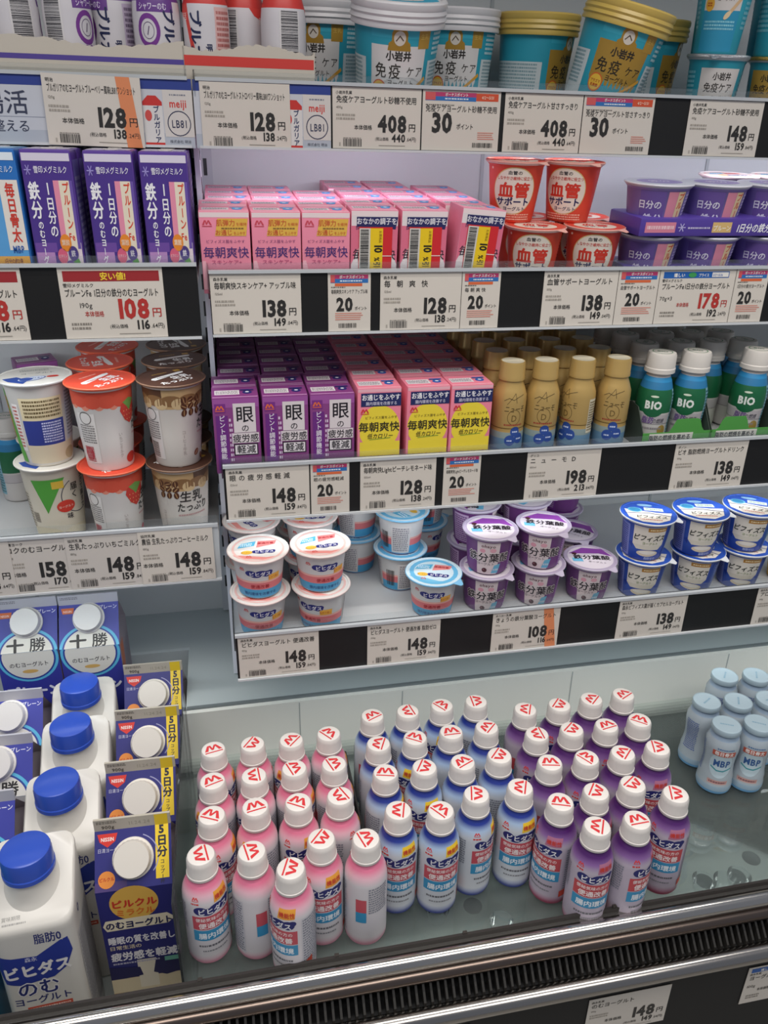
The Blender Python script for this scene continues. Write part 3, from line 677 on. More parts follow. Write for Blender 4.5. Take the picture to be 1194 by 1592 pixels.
# ------------------------------------------------------------------ cups with foil lids
def disc_print(mb, z): return Print(mb, flat((0, 0, z), (1, 0, 0), (0, 1, 0)))
def cup(name, prof, paint, R, lid_r, lid_z, lid_cols, lid_paint, tab=None, lidname='foil_lid', step=3.0, zc=None, lid_t=1.2):
    def fn():
        r = empty(name); mb = MB(); mb.rings(prof, 44)
        zs = [p[1] for p in prof]
        paint(Print(mb, around(prof, R), step, zc or [z for z in zs]))
        kid('cup', mb, r)
        lm = MB(); edge, topc = lid_cols
        lm.rings([(lid_r-0.6, lid_z-1.2, edge), (lid_r, lid_z-0.2, edge), (lid_r, lid_z+lid_t*0.5, edge), (lid_r-0.7, lid_z+lid_t, topc), (lid_r-2.6, lid_z+lid_t, topc), (lid_r-3.0, lid_z+lid_t-0.5, topc)], 44)
        tm = MB()
        if tab is not None:
            a = math.radians(tab-90); c_, s_ = math.cos(a), math.sin(a)
            q = [(lid_r*0.99, -7), (lid_r*0.99, 7), (lid_r+6.5, 2.2), (lid_r+6.5, -2.2)]
            for z in (0,):
                vs = [(x*c_-y*s_, x*s_+y*c_, lid_z+h-(0 if x < lid_r else 2.0)) for h in (0.2, 0.7) for x, y in q]
                tm.add(vs, [(3, 2, 1, 0), (4, 5, 6, 7), (0, 1, 5, 4), (1, 2, 6, 5), (2, 3, 7, 6), (3, 0, 4, 7)], edge)
        if lid_paint: lid_paint(disc_print(lm, lid_z+lid_t-0.5))
        lid = kid(lidname, lm, r)
        if tm.v: kid('pull_tab', tm, lid)
        return r
    return fn
def cloud(p, cx, cy, k, txt='ビヒダス', layer=1):
    for dx, dy, rx, ry in ((-7, 0.6, 4.4, 2.9), (-3, -0.9, 5, 2.6), (1.5, 0.7, 5.2, 2.9), (6, 0, 4.2, 3.0), (8.2, 1.3, 2.4, 2.0)):
        p.ell(cx+dx*k, cy+dy*k, rx*k, ry*k, 0x262a78, layer, 14)
    p.text(txt, cx+0.4*k, cy-1.6*k, 4.4*k, 0xf0eef2, layer+1, 'c', 1.0, 0.03)
# white cups with the navy cloud
def bi_prof(top, base): return [(21, 0, base), (22.5, 1.5, 0xe4e2e0), (24, 12, 0xe4e2e0), (27.5, 44, 0xe6e2de), (29, 46, top), (31, 47, top), (31, 49, top)]
def bi_paint(fat_free):
    def paint(p):
        e = 82
        p.rect(-e, 2, e, 13, 0x4aa3d0, 0); p.rect(-e, 13, e, 21.5, 0xe27a7e, 0); p.rect(-e, 21.5, e, 24, 0xf0b3a8, 0)
        for k in (0,) if fat_free else (-2, ):
            cloud(p, 2+k, 33, 1.25)
            p.zig(-16+k, 38, 0.45, 0xd8352f, 1); p.rect(11+k, 24, 24+k, 31, 0xf0b34a, 1); p.text('生きて届く', 17+k, 26, 3.2, 0xc8502a, 2, 'c', 0.8)
            p.text('便通改善', k+2, 15, 5.0, 0xb52f3a, 1, 'c', 1, 0.02); p.text('腸内環境を改善する', k+2, 5.5, 4.6, 0x1f5f96, 1, 'c', 0.9, 0.015)
            p.fine(-18+k, 0.4, 20+k, 2, 1, 0x8a8a90, 1)
        p.rect(38, 3, 66, 40, 0xd9d4d2, 1); p.fine(40, 5, 64, 38, 12, 0x8d8890, 2); p.rect(-66, 3, -44, 40, 0xd9d4d2, 1); p.fine(-64, 5, -46, 38, 12, 0x8d8890, 2); p.bars(-80, 8, -70, 30, 0x333333, 2)
    return paint
def bi_lid(fat_free):
    def lp(p):
        p.poly([(-22, 2), (-4, 6), (-2, 16), (-18, 12)], 0x58b4d8, 1); p.poly([(-2, 2), (18, 8), (20, 16), (0, 16)], 0xe58a86, 1); p.fine(-19, 5, -6, 12, 2, 0xe8f4fa, 2)
        p.text('便通改善', 8, 9, 4.4, 0xb52f3a, 2, 'c', 1, 0.02)
        cloud(p, 6, -8, 1.15); p.ell(-12, -8, 6, 4, 0xf0c04a, 1); p.text('ヨーグルト', -12, -9.4, 2.6, 0xa04a20, 2, 'c'); p.zig(-10, -17, 0.5, 0xd8352f, 1)
        p.poly([(-27, -12), (-20, -20), (10, -26), (22, -18), (8, -20), (-16, -14)], 0xef9a92 if not fat_free else 0x7ac0e0, 0)
        if fat_free: p.ring(0, 0, 23, 28, 0x69b6dc, 0)
        else: p.ring(0, 0, 25.5, 28, 0xf0c4bc, 0)
    return lp
p_bi = Proto(cup('yogurt_cup', bi_prof(0xe7d9d4, 0xd8dadc), bi_paint(False), 24.5, 33, 49, (0xe9d4ce, 0xeae4de), bi_lid(False)), 'yogurt cup', 'white yogurt cups with pink rimmed lids')
p_biz = Proto(cup('yogurt_cup', bi_prof(0x9cc8e4, 0x3448a0), bi_paint(True), 24.5, 33, 49, (0x7fbce0, 0xcfe2ea), bi_lid(True), tab=60), 'yogurt cup', 'white yogurt cups with blue lids')
# purple cups
fe_prof = [(21, 0, 0x6a3678), (22.5, 1.5, 0x743f80), (24, 10, 0x743f80), (27.5, 44, 0x7a4888), (29, 46, 0xb0a2b8), (31, 47, 0xb0a2b8), (31, 49, 0xb0a2b8)]
def fe_paint(p):
    for k in (-1, ):
        p.rect(k-11, 1, k+13, 44, 0xe2d3d4, 0); p.text('ohayo', k+1, 37.5, 5.4, 0x6a4a50, 1, 'c', 1, 0.02); p.ell(k-5, 33, 3, 2.6, 0xe0a0b0, 1); p.ell(k+6, 34, 3.4, 2.6, 0xe2a9b6, 1)
        p.text('鉄分葉酸', k+2, 19.5, 12.5, 0xe8dcdc, 2, 'c', 0.95, 0.085); p.text('鉄分葉酸', k+2, 19.5, 12.5, 0x241a24, 3, 'c', 0.95, 0.02)
        p.text('ヨーグルト', k-1, 14, 4.0, 0x3a2a38, 1, 'c', 1); p.ell(k-2, 7, 3.0, 3.2, 0x4a2028, 1); p.ell(k-3, 8, 1.0, 1.0, 0x8a5560, 2); p.poly([(k+6, 3), (k+14, 3), (k+16, 16), (k+9, 14)], 0x6ab4d4, 2); p.text('鉄葉酸', k+11, 7, 3.2, 0xf0f4f8, 3, 'c', 0.7)
    p.rect(26, 2, 54, 43, 0x7a3a90, 0); p.fine(28, 5, 52, 40, 13, 0xcdb0d4, 1); p.rect(-60, 4, -40, 42, 0xbfa0c4, 0); p.fine(-58, 5, -42, 40, 12, 0x6a4076, 1)
def fe_lid(p):
    p.ell(0, 0, 27, 27, 0xd9cfd6, 0, 32); p.poly([(-26, 4), (-10, 22), (14, 24), (26, 8), (10, 12)], 0x8a3f9e, 1)
    p.text('鉄分葉酸', 2, -4, 11, 0x241a24, 2, 'c', 1.0, 0.03, rot=0.15); p.text('ヨーグルト', 8, -12, 4.4, 0x3a2a38, 2, 'c'); p.poly([(-20, -14), (-8, -12), (-10, -4), (-22, -6)], 0x6ab4d4, 1); p.ell(-19, 5, 3, 3, 0x4a2028, 2)
p_fe = Proto(cup('yogurt_cup', fe_prof, fe_paint, 24.5, 32, 49, (0xbdb2c4, 0xb0a2b8), fe_lid, tab=50), 'yogurt cup', 'purple iron yogurt cups')
# blue and cream cups
bf_prof = [(21, 0, 0x2a4aa8), (22.5, 1.5, 0x2c52b2), (24.5, 16, 0x2c52b2), (28, 47, 0x2f58b8), (29.5, 49, 0xe4dcd2), (31, 50, 0xe4dcd2), (31, 52, 0xe4dcd2)]
def bf_paint(p):
    p.rect(-17, 22, 19, 47, 0xe6dfd2, 0); p.poly([(-17, 22), (19, 22), (14, 16), (-12, 16)], 0xdcd6c6, 0); p.rect(-2, 41, 19, 46, 0xb9843a, 1); p.fine(0, 42, 17, 45, 1, 0xf0dcb0, 2)
    p.text('ビフィズス', 1, 29, 8.6, 0x1f2a22, 2, 'c', 0.84, 0.03, shear=0.15); p.text('ヨーグルト', 3, 23.5, 4.0, 0x6a8a3a, 2, 'c', 0.9); p.ell(2, 11, 13, 4.4, 0xe6d6b8, 1); p.ell(2, 12.2, 10, 2.6, 0xf2ece0, 2); p.text('脂肪ゼロ', 6, 3, 3.6, 0xd8e4f4, 2, 'c')
    p.rect(-46, 3, -22, 45, 0x7d86c4, 0); p.fine(-44, 5, -24, 43, 14, 0x3a468c, 1); p.rect(24, 3, 50, 45, 0x3a5cb0, 0); p.fine(28, 6, 46, 42, 12, 0xa8b6dc, 1); p.poly([(-17, 16), (-17, 24), (-22, 22)], 0x1d3c98, 1)
def bf_lid(p):
    p.ell(0, 0, 28.4, 28.4, 0x2c55b4, 0, 36); p.poly([(-27, 7), (-24, -14), (-10, -25), (8, -26), (22, -16), (27, 3), (10, 2), (-8, 4)], 0xe4dcd0, 1)
    p.text('ビフィズス', 2, -14, 7.6, 0x22301f, 2, 'c', 0.95, 0.03, shear=0.15, rot=0.04); p.fine(-12, -20, 14, -17, 1, 0xc06050, 2); p.ell(-15, 6, 8.5, 6.5, 0x6ab0cc, 1); p.ell(-15, 6, 6.5, 4.8, 0x3a86ac, 2); p.rect(-4, 6, 18, 14, 0xd6dfd8, 1); p.fine(-2, 8, 16, 12, 2, 0x6a8a70, 2)
    p.stroke([(-27, -4), (0, -1), (26, -6)], 1.2, 0x243a70, 2); p.ell(-2, 20, 9, 3.4, 0x8fb8d6, 1)
p_bf = Proto(cup('yogurt_cup', bf_prof, bf_paint, 25, 33, 52, (0xdfe2e4, 0x2c55b4), bf_lid, tab=70), 'yogurt cup', 'blue and cream yogurt cups')
# red cups
rd_prof = [(21, 0, 0xd8402e), (22, 1.5, 0xdf4a34), (24, 20, 0xdf4a34), (28, 62, 0xdf4a34), (29.4, 64, 0xc9382a), (31, 65, 0xd8d4d0), (31, 67, 0xd8d4d0)]
def rd_paint(p):
    p.ell(0, 36, 22.5, 26.5, 0xd8b878, 0, 36); p.ell(0, 36, 21.6, 25.3, 0xe9ded0, 1, 36)
    p.text('血管の', 0, 54.5, 4.6, 0x2a2830, 2, 'c', 1, 0.02); p.text('しなやかさ維持に役立つ', 0, 48.6, 4.4, 0xc83a30, 2, 'c', 0.85, 0.015, fit=36)
    p.text('血管', 0, 30.5, 17.5, 0xd23a2a, 2, 'c', 0.95, 0.045); p.text('サポート', 0, 20.5, 10, 0x22265a, 2, 'c', 0.92, 0.04); p.text('ヨーグルト', 2, 14.5, 5.0, 0x22265a, 2, 'c', 1, 0.02)
    p.fine(-22, 3, 22, 11, 3, 0xf0b4a0, 1); p.ell(-25, 60, 1.4, 1.4, 0xf4c8b8, 1); p.fine(40, 8, 66, 56, 14, 0xf0b4a0, 1); p.fine(-66, 8, -44, 56, 14, 0xf0b4a0, 1)
def rd_lid(p):
    p.ell(0, 0, 28, 28, 0xd84634, 0, 36); p.ell(0, -3, 22, 18, 0xe2d4c4, 1, 30); p.text('血管', 0, -6, 14, 0xd23a2a, 2, 'c', 1, 0.04); p.text('サポート', 0, -14, 6, 0x22265a, 2, 'c', 1, 0.02); p.fine(-16, 9, 16, 13, 1, 0xc8584a, 2); p.fine(-20, 18, 20, 26, 3, 0xf0c8b8, 1)
p_rd = Proto(cup('yogurt_cup', rd_prof, rd_paint, 25.5, 32, 67, (0xe0a89c, 0xcf5a48), rd_lid, tab=55), 'yogurt cup', 'red yogurt cups', (0.985, 0.985, 0.845))
# tall cups: strawberry, coffee, drinking yogurt
def tall_prof(c0, body, rim): return [(27, 0, c0), (27.6, 2, body), (31, 40, body), (35.2, 100, body), (36.4, 102, rim), (39, 103, rim), (39, 105, rim)]
def straw(p):
    p.rect(-110, 90, 110, 100, 0xcf4a34, 0)
    for x in range(-100, 110, 16): p.ell(x, 88, 10, 6+3*random.random(), 0xd2523c, 1, 16); p.ell(x+7, 84, 6, 5+3*random.random(), 0xdc8a74, 0, 14)
    for c in (8, ):
        p.poly([(c-14, 74), (c-12, 82), (c, 87), (c+12, 82), (c+14, 74), (c+6, 60), (c, 56), (c-8, 62)], 0xc43a30, 2)
        p.poly([(c-10, 84), (c-4, 78), (c, 72), (c+5, 78), (c+11, 84), (c, 88)], 0x6c9a4a, 3)
        for i in range(14): p.ell(c-9+(i % 5)*4.5, 62+(i//5)*5.5, 0.5, 0.8, 0xf0d08a, 4, 6)
    strip_common(p, 0xb02a34); p.ell(8, 12, 9, 7, 0xc43a30, 1); p.ell(22, 16, 5, 8, 0xc8485a, 1); p.ell(-52, 22, 7, 9, 0xc8485a, 1)
def strip_common(p, c):
    for u in (28, ):
        p.text('生乳', u+2, 62, 16, 0x22201f, 2, 'c', 0.95, 0.02, shear=0.1); p.text('たっぷり', u+4, 48, 13.5, 0x22201f, 2, 'c', 0.8, 0.02, shear=0.1); p.fine(u-16, 40, u+22, 44, 1, 0xc8a0a0, 1)
    p.text('いちごミルク' if c == 0xb02a34 else 'コーヒー牛乳', -8, 48, 5.5, 0xa89c98, 1, 'c', 1, 0, vert=True)
    p.rect(-60, 10, -36, 74, 0xdedad6, 1); p.ring(-48, 68, 7, 8, 0x5a5654, 2, 0, 360); p.fine(-58, 36, -38, 60, 8, 0x7a7674, 2); p.bars(-58, 12, -44, 32, c, 2, vertical=False); p.fine(64, 12, 88, 72, 14, 0x8a8684, 2)
def coffee(p):
    p.rect(-110, 86, 110, 100, 0x5a3a24, 0); p.rect(-30, 76, 34, 100, 0xc2a274, 0)
    for x in range(-100, 110, 20): p.ell(x, 86, 12, 7, 0x8a6640, 1, 16); p.ell(x+8, 82, 8, 7, 0xd2b88c, 1, 14)
    for i in range(9):
        cx, cy, a = -6+(i % 3)*9, 70+(i//3)*8, random.random()*3
        p.ell(cx, cy, 4.6, 3.4, 0x54301c, 2, 14, a); p.ell(cx, cy, 4.2, 0.6, 0xb08a5c, 3, 8, a+0.3)
    strip_common(p, 0x54463c)
    for i, (cx, cy) in enumerate(((40, 14), (30, 20), (22, 8), (44, 6), (10, 16))): p.ell(cx, cy, 5, 3.6, 0x7a3a28, 2, 14, i); p.ell(cx, cy, 4.4, 0.6, 0xc9a080, 3, 8, i)
def lid_straw(c, dark):
    def lp(p):
        p.ell(0, 0, 35.5, 35.5, c, 0, 40); p.text('生乳', 10, -9, 13, WHITE, 1, 'c', 1, 0.05, rot=0.0); p.text('たっぷり', -2, -22, 11, WHITE, 1, 'c', 1, 0.05)
        p.poly([(-25, 2), (-22, -2), (22, 8), (24, 13), (18, 14), (-22, 7)], WHITE, 1); p.fine(-16, 2.4, 14, 5.4, 1, c, 2)
        if dark: p.rect(16, 17, 24, 24, 0xb8903a, 1); p.fine(-14, 18, 6, 22, 1, 0xb8903a, 1)
        else: p.fine(-12, 18, 14, 23, 1, 0xf0b0a0, 1)
    return lp
def rotlid(fn, deg):
    def g():
        r = fn()
        for c in KIDS[r.name]:
            if c.name.startswith('foil'): c.rotation_euler.z = math.radians(deg)
        return r
    return g
p_st = Proto(cup('tall_yogurt_cup', tall_prof(0xd8d0cc, 0xdcd8d4, 0xd8593f), straw, 33, 41, 105, (0xe46a48, 0xdc4f34), lid_straw(0xd94a32, False)), 'drink cup', 'tall strawberry milk cups', (0.845, 0.845, 0.845))
p_cf = Proto(cup('tall_yogurt_cup', tall_prof(0xd0c8be, 0xd9d4cc, 0x5a4030), coffee, 33, 41, 105, (0x8a6a54, 0x4c3226), lid_straw(0x4c3024, True)), 'drink cup', 'tall coffee milk cups', (0.845, 0.845, 0.845))
def yo_paint(back):
    def paint(p):
        if back:
            p.rect(-24, 60, 26, 88, 0xd8c9a4, 0); p.fine(-20, 63, 23, 86, 5, 0x6a5a3a, 1); p.rect(-24, 28, 26, 60, 0x2d3a8c, 0); p.fine(-2, 31, 23, 58, 8, 0xc8cce8, 1); p.rect(-26, 4, 40, 28, 0xd9cbb0, 0)
            p.poly([(-44, 4), (-32, 4), (-46, 96), (-62, 96)], 0x5aa83c, 1); p.text('北海道産生乳', -48, 88, 9, 0xd86a2a, 2, 'c', 1, 0.02, vert=True); p.rect(-36, 20, -27, 80, 0xe6e2de, 1); p.fine(-35, 24, -29, 78, 12, 0xb84a40, 2); p.rect(30, 30, 52, 96, 0xc9ccd8, 0); p.fine(32, 34, 50, 92, 14, 0x80808c, 1); p.ell(34, 12, 10, 8, 0xb8a884, 1)
        else:
            p.poly([(-24, 90), (16, 92), (-10, 44)], 0x4f9c3c, 1); p.rect(0, 78, 14, 88, 0xd2b040, 2); p.ell(14, 52, 12, 8.5, 0xcf3a2c, 2); p.text('ヨーグルト', 14, 50, 4, 0xf4e0d0, 3, 'c')
            p.ring(34, 64, 24, 25, 0x2a2a44, 1, 120, 300); p.text('生きて腸まで', 42, 92, 8.6, 0x1f1d1c, 2, 'c', 1, 0.01, vert=True); p.text('届く', 27, 82, 11, 0x1f1d1c, 2, 'c', 1, 0.02, vert=True); p.text('味', 18, 34, 9, 0x2a2430, 2, 'c', 1, 0.02)
            p.fine(-58, 20, -36, 70, 12, 0x8a8070, 1); p.bars(-34, 30, -24, 44, 0x80766a, 1, vertical=False); p.ell(-20, 14, 26, 9, 0xd4c8aa, 0); p.ell(30, 12, 24, 10, 0xdcd2b8, 0)
    return paint
def yo_lid(p):
    p.ell(0, 0, 36.5, 36.5, 0xdedad0, 0, 40); p.poly([(-36, -6), (-30, -20), (-14, -33), (-8, -20), (-20, -2)], 0x2a4c9c, 1)
    p.ell(-4, -14, 17, 8.5, 0x2a4c9c, 2, 28, 0.3); p.ell(-4, -14, 15.5, 7.2, 0xdde4ee, 3, 28, 0.3); p.ell(-10, -16, 8, 6, 0x2a4c9c, 4, 20, 0.3); p.ell(20, -10, 7, 4, 0xcf3a2c, 2); p.text('のむ', 2, -16, 7, 0x2a4c9c, 5, 'c')
    p.text('ヨーグルト', 4, 6, 8, 0x8a8a84, 1, 'c', 1, 0.0); p.fine(-16, 18, 18, 28, 2, 0xa8a8a0, 1)
p_yb = Proto(cup('tall_yogurt_cup', [(q[0]*1.06, q[1], q[2]) for q in tall_prof(0xd8d0c4, 0xd6d2cc, 0xd8d6d0)], yo_paint(True), 35, 43, 105, (0xd8d8d4, 0xdedad0), yo_lid), 'drink cup', 'white and blue drinking yogurt cups showing their backs', (0.83, 0.83, 0.845))
p_yf = Proto(cup('tall_yogurt_cup', [(q[0]*1.06, q[1], q[2]) for q in tall_prof(0xd8d0c4, 0xdad2c0, 0xd8d6d0)], yo_paint(False), 35, 43, 105, (0xe4e0d8, 0xdedad0), yo_lid), 'drink cup', 'white and blue drinking yogurt cups showing their fronts', (0.83, 0.83, 0.845))
# large tubs with ribbed lids
def tub(lidc, panel, ink):
    prof = [(39, 0, 0x2a9ab0), (40, 1.5, 0x2f9fb6), (43, 60, 0x2f9fb6), (46.5, 98, 0x2f9fb6), (47, 104, 0x2f9fb6)]; U = 38
    def fn():
        r = empty('yogurt_tub'); mb = MB(); mb.rings(prof, 56); rd_ = around(prof, 44); p = Print(mb, lambda u, v, L: rd_(u, v+U, L), 3.0, [60-U, 98-U])
        p.rect(-30, 0.5-U, 30, 46, panel, 0); p.rect(-30, 52, 30, 66, 0x3aa9c0, 0); p.rect(20, 44, 34, 66, 0xb08a36, 1); p.text('生乳', 27, 52, 5, 0xd8b860, 2, 'c')
        p.poly([(-12, 42), (12, 42), (11, 48), (8, 50), (8, 56), (5, 61), (-5, 61), (-8, 56), (-8, 50), (-11, 48)], 0xa8812e, 1); p.ell(0, 52, 6, 6, 0xd9d0c4, 2); p.stroke([(-3.5, 50), (0, 54), (3.5, 50.5)], 1, 0x5a4a3a, 3)
        p.text('小岩井', 0, 34.5, 8.6, 0x2c2622, 1, 'c', 1.05, 0.04); p.text('免疫', -11, 20, 13.5, ink, 1, 'c', 0.98, 0.012, gap=0.15); p.text('ケア', 19, 21.5, 9.4, ink, 1, 'c', 0.98, 0.01, gap=0.12); p.text('ヨーグルト', 4, 13, 6.0, ink, 1, 'c', 1, 0.005)
        p.ell(-20, 9, 8.4, 8.4, 0xd0642c, 1); p.ell(-20, 9, 7.2, 7.2, 0xe6b93c, 2); p.text('プラズマ', -20, 9, 3.2, 0xb03a20, 3, 'c', 0.95, 0.02); p.text('乳酸菌', -20, 5.2, 3.2, 0xb03a20, 3, 'c', 0.95, 0.02)
        p.poly([(4, 2), (7, 1), (34, 18), (33, 21)], 0xd8a03a, 2); p.ell(8, 2.6, 5, 2.4, 0xe8d4a0, 3, 14, 0.5)
        p.rect(36, 1-U, 112, 34, 0xcfd8da, 0)
        p.fine(40, 3, 106, 33, 9, 0x86a4ac, 1); p.fine(40, 38, 106, 62, 6, 0xbfe0e6, 1); p.rect(-112, 1-U, -38, 34, 0xcfd8da, 0); p.fine(-106, 3, -44, 33, 9, 0x86a4ac, 1)
        kid('tub', mb, r)
        lm = MB(); L = M(lidc, 0.3)
        lm.rings([(r_, z_+37, L) for r_, z_ in ((50.5, 60), (51, 61.5), (50.2, 64.5), (52, 66), (50.6, 69), (51.8, 71), (50.4, 74), (51.5, 76), (51.5, 79.5), (50.2, 81), (46, 81.5), (44.5, 80))], 56)
        q = disc_print(lm, 117); q.ell(0, 0, 42, 42, 0x33a6c8, 0, 44); q.ell(0, -3, 26, 18, panel, 1, 32); q.text('小岩井', 0, 2, 9, 0x2c2622, 2, 'c'); q.text('免疫ケア', 0, -12, 10, ink, 2, 'c'); q.ell(14, 26, 6, 4, 0xc04a70, 1)
        kid('ribbed_lid', lm, r)
        return r
    return fn
p_tw = Proto(tub(0xd9d6d8, 0xdedad8, 0x3a342e), 'yogurt tub', 'teal tubs with white ribbed lids', (0.885, 0.885, 1.0)); p_tg = Proto(tub(0xcfb25c, 0xa88434, 0x2c2418), 'yogurt tub', 'teal and gold tubs with gold ribbed lids', (0.885, 0.885, 1.0))
# small teal cups with silver foil
def sm_paint(panel):
    def paint(p0):
        p = Print(p0.mb, lambda u, v, L: p0.mapf(u, v+15, L), 3.0, [25, 63])
        p.rect(-24, 22, 24, 58, panel, 0); p.rect(-24, -13, 24, 22, 0x2f93b8, 0); p.text('小岩井', 2, 48, 7.4, 0x2c2622, 1, 'c', 1, 0.03); p.text('免疫ケア', 0, 37, 9.4, 0x332c26, 1, 'c', 0.95, 0.01); p.text('ヨーグルト', 4, 30, 4.4, 0x332c26, 1, 'c')
        p.ell(-16, 27, 6, 6, 0xe0a83a, 1); p.fine(-19, 25, -13, 29, 2, 0xb03a20, 2); p.poly([(6, 18), (9, 16), (24, 32), (22, 35)], 0xd8b48a, 2); p.ell(8, 18, 5, 2.6, 0xe4cca4, 3, 14, 0.7); p.fine(-20, 5, 20, 14, 3, 0x8fd0e0, 1)
        p.fine(32, 6, 76, 56, 12, 0x7fc4d2, 1); p.fine(-76, 6, -32, 56, 12, 0x7fc4d2, 1)
    return paint
sm_prof = [(25, 0, 0x2a98ac), (26, 1.5, 0x2f9fb4), (29, 40, 0x2f9fb4), (33, 78, 0x2f9fb4), (34.5, 80, 0xc4c8ca), (36.5, 81, 0xc4c8ca), (36.5, 83, 0xc4c8ca)]
FOIL = M(0xcfd2d6, 0.22, 0.85, 'silver_foil', 0.5); FOILG = M(0xc9ad5a, 0.24, 0.85, 'gold_foil', 0.5)
p_sw = Proto(cup('yogurt_cup', sm_prof, sm_paint(0xd6d0cc), 31, 38, 83, (FOIL, FOIL), None, tab=-20, lid_t=2.0), 'yogurt cup', 'small teal cups with foil lids', (0.83, 0.83, 1.0)); p_sg = Proto(cup('yogurt_cup', sm_prof, sm_paint(0xb08c3c), 31, 38, 83, (FOILG, FOILG), None, tab=20, lid_t=2.0), 'yogurt cup', 'small teal cups with gold foil lids', (0.83, 0.83, 1.0))
# wrapped three-packs
def f_three():
    r = empty('yogurt_three_pack'); 
    pf = [(24, 0, 0x7a68a8), (25, 1.5, 0x7a68a8), (27, 15, 0x7a68a8), (31, 44, 0x8b7ab6), (33, 46, 0xc9c6d4), (33, 48, 0xc9c6d4)]
    for i in (-1, 0, 1):
        mb = MB(); mb.rings(pf, 40, cx=i*66)
        base = around(pf, 28); p = Print(mb, lambda u, v, L, i=i: (base(u, v, L)[0]+i*66, base(u, v, L)[1], base(u, v, L)[2]), 3.0, [15])
        p.rect(-30, 2, -6, 43, 0x6a5299, 0); p.rect(-4, 2, 6, 43, 0xdb8aa0, 0); p.rect(6, 2, 15, 43, 0xe2c9a0, 1); p.text('プルーン', 10.5, 42, 8, 0xcf4a30, 2, 'c', 0.9, 0.03, vert=True); p.text('日分の', -20, 27, 8.5, 0xe6e2ee, 2, 'c', 0.9, 0.03); p.text('鉄分', -16, 12, 11, 0xe6e2ee, 2, 'c', 0.9, 0.04); p.rect(17, 2, 38, 43, 0x8a7cba, 0); p.fine(18, 4, 36, 41, 12, 0xcfc6e2, 1)
        kid('cup', mb, r)
    lm = MB()
    for i in (-1, 0, 1): lm.rings([(34.5, 47.5, 0xd8d6de), (35, 48.5, 0xd8d6de), (34.4, 49.4, 0xbfc4d2), (30, 49.6, 0xbfc4d2)], 40, cx=i*66)
    q = disc_print(lm, 49.6); 
    for i in (-1, 0, 1): q.ell(i*66, 0, 24, 20, 0x8f86bc, 0); q.text('鉄分', i*66, -4, 12, 0xe8e6f0, 1, 'c')
    kid('foil_lid', lm, r)
    sb = MB(); sb.box(-98, 98, -33.5, 33.5, 1, 19, M(0x54409a, 0.35), 2.5); p = Print(sb, flat((0, -33.5, 0), (1, 0, 0), (0, 0, 1)))
    p.rect(-92, 5, -58, 15, 0xd9849a, 0); p.fine(-90, 7, -60, 13, 1, 0xf2ccd4, 1); p.fine(-44, 8, -18, 11, 1, 0xc8c0e0, 1)
    for a in (0, 60, 120): p.stroke([(-51+4*math.cos(math.radians(a)), 10+4*math.sin(math.radians(a))), (-51-4*math.cos(math.radians(a)), 10-4*math.sin(math.radians(a)))], 1.0, 0xb8b0e0, 1)
    p.rect(-16, 5, 6, 15, 0xdcb878, 0); p.text('プルーン', -5, 7, 6, 0xf6f0e0, 1, 'c', 0.85, 0.03); p.text('1日分の鉄分', 32, 5.8, 9.5, 0xf0eef6, 1, 'c', 0.8, 0.03, shear=0.15); p.text('ヨーグルト', 72, 6.8, 5.2, 0xf0eef6, 1, 'c'); p.rect(86, 3, 97, 17, 0xe8b49a, 0)
    kid('cardboard_sleeve', sb, r)
    return r
p_three = Proto(f_three, 'yogurt pack', 'violet three-packs of iron yogurt')

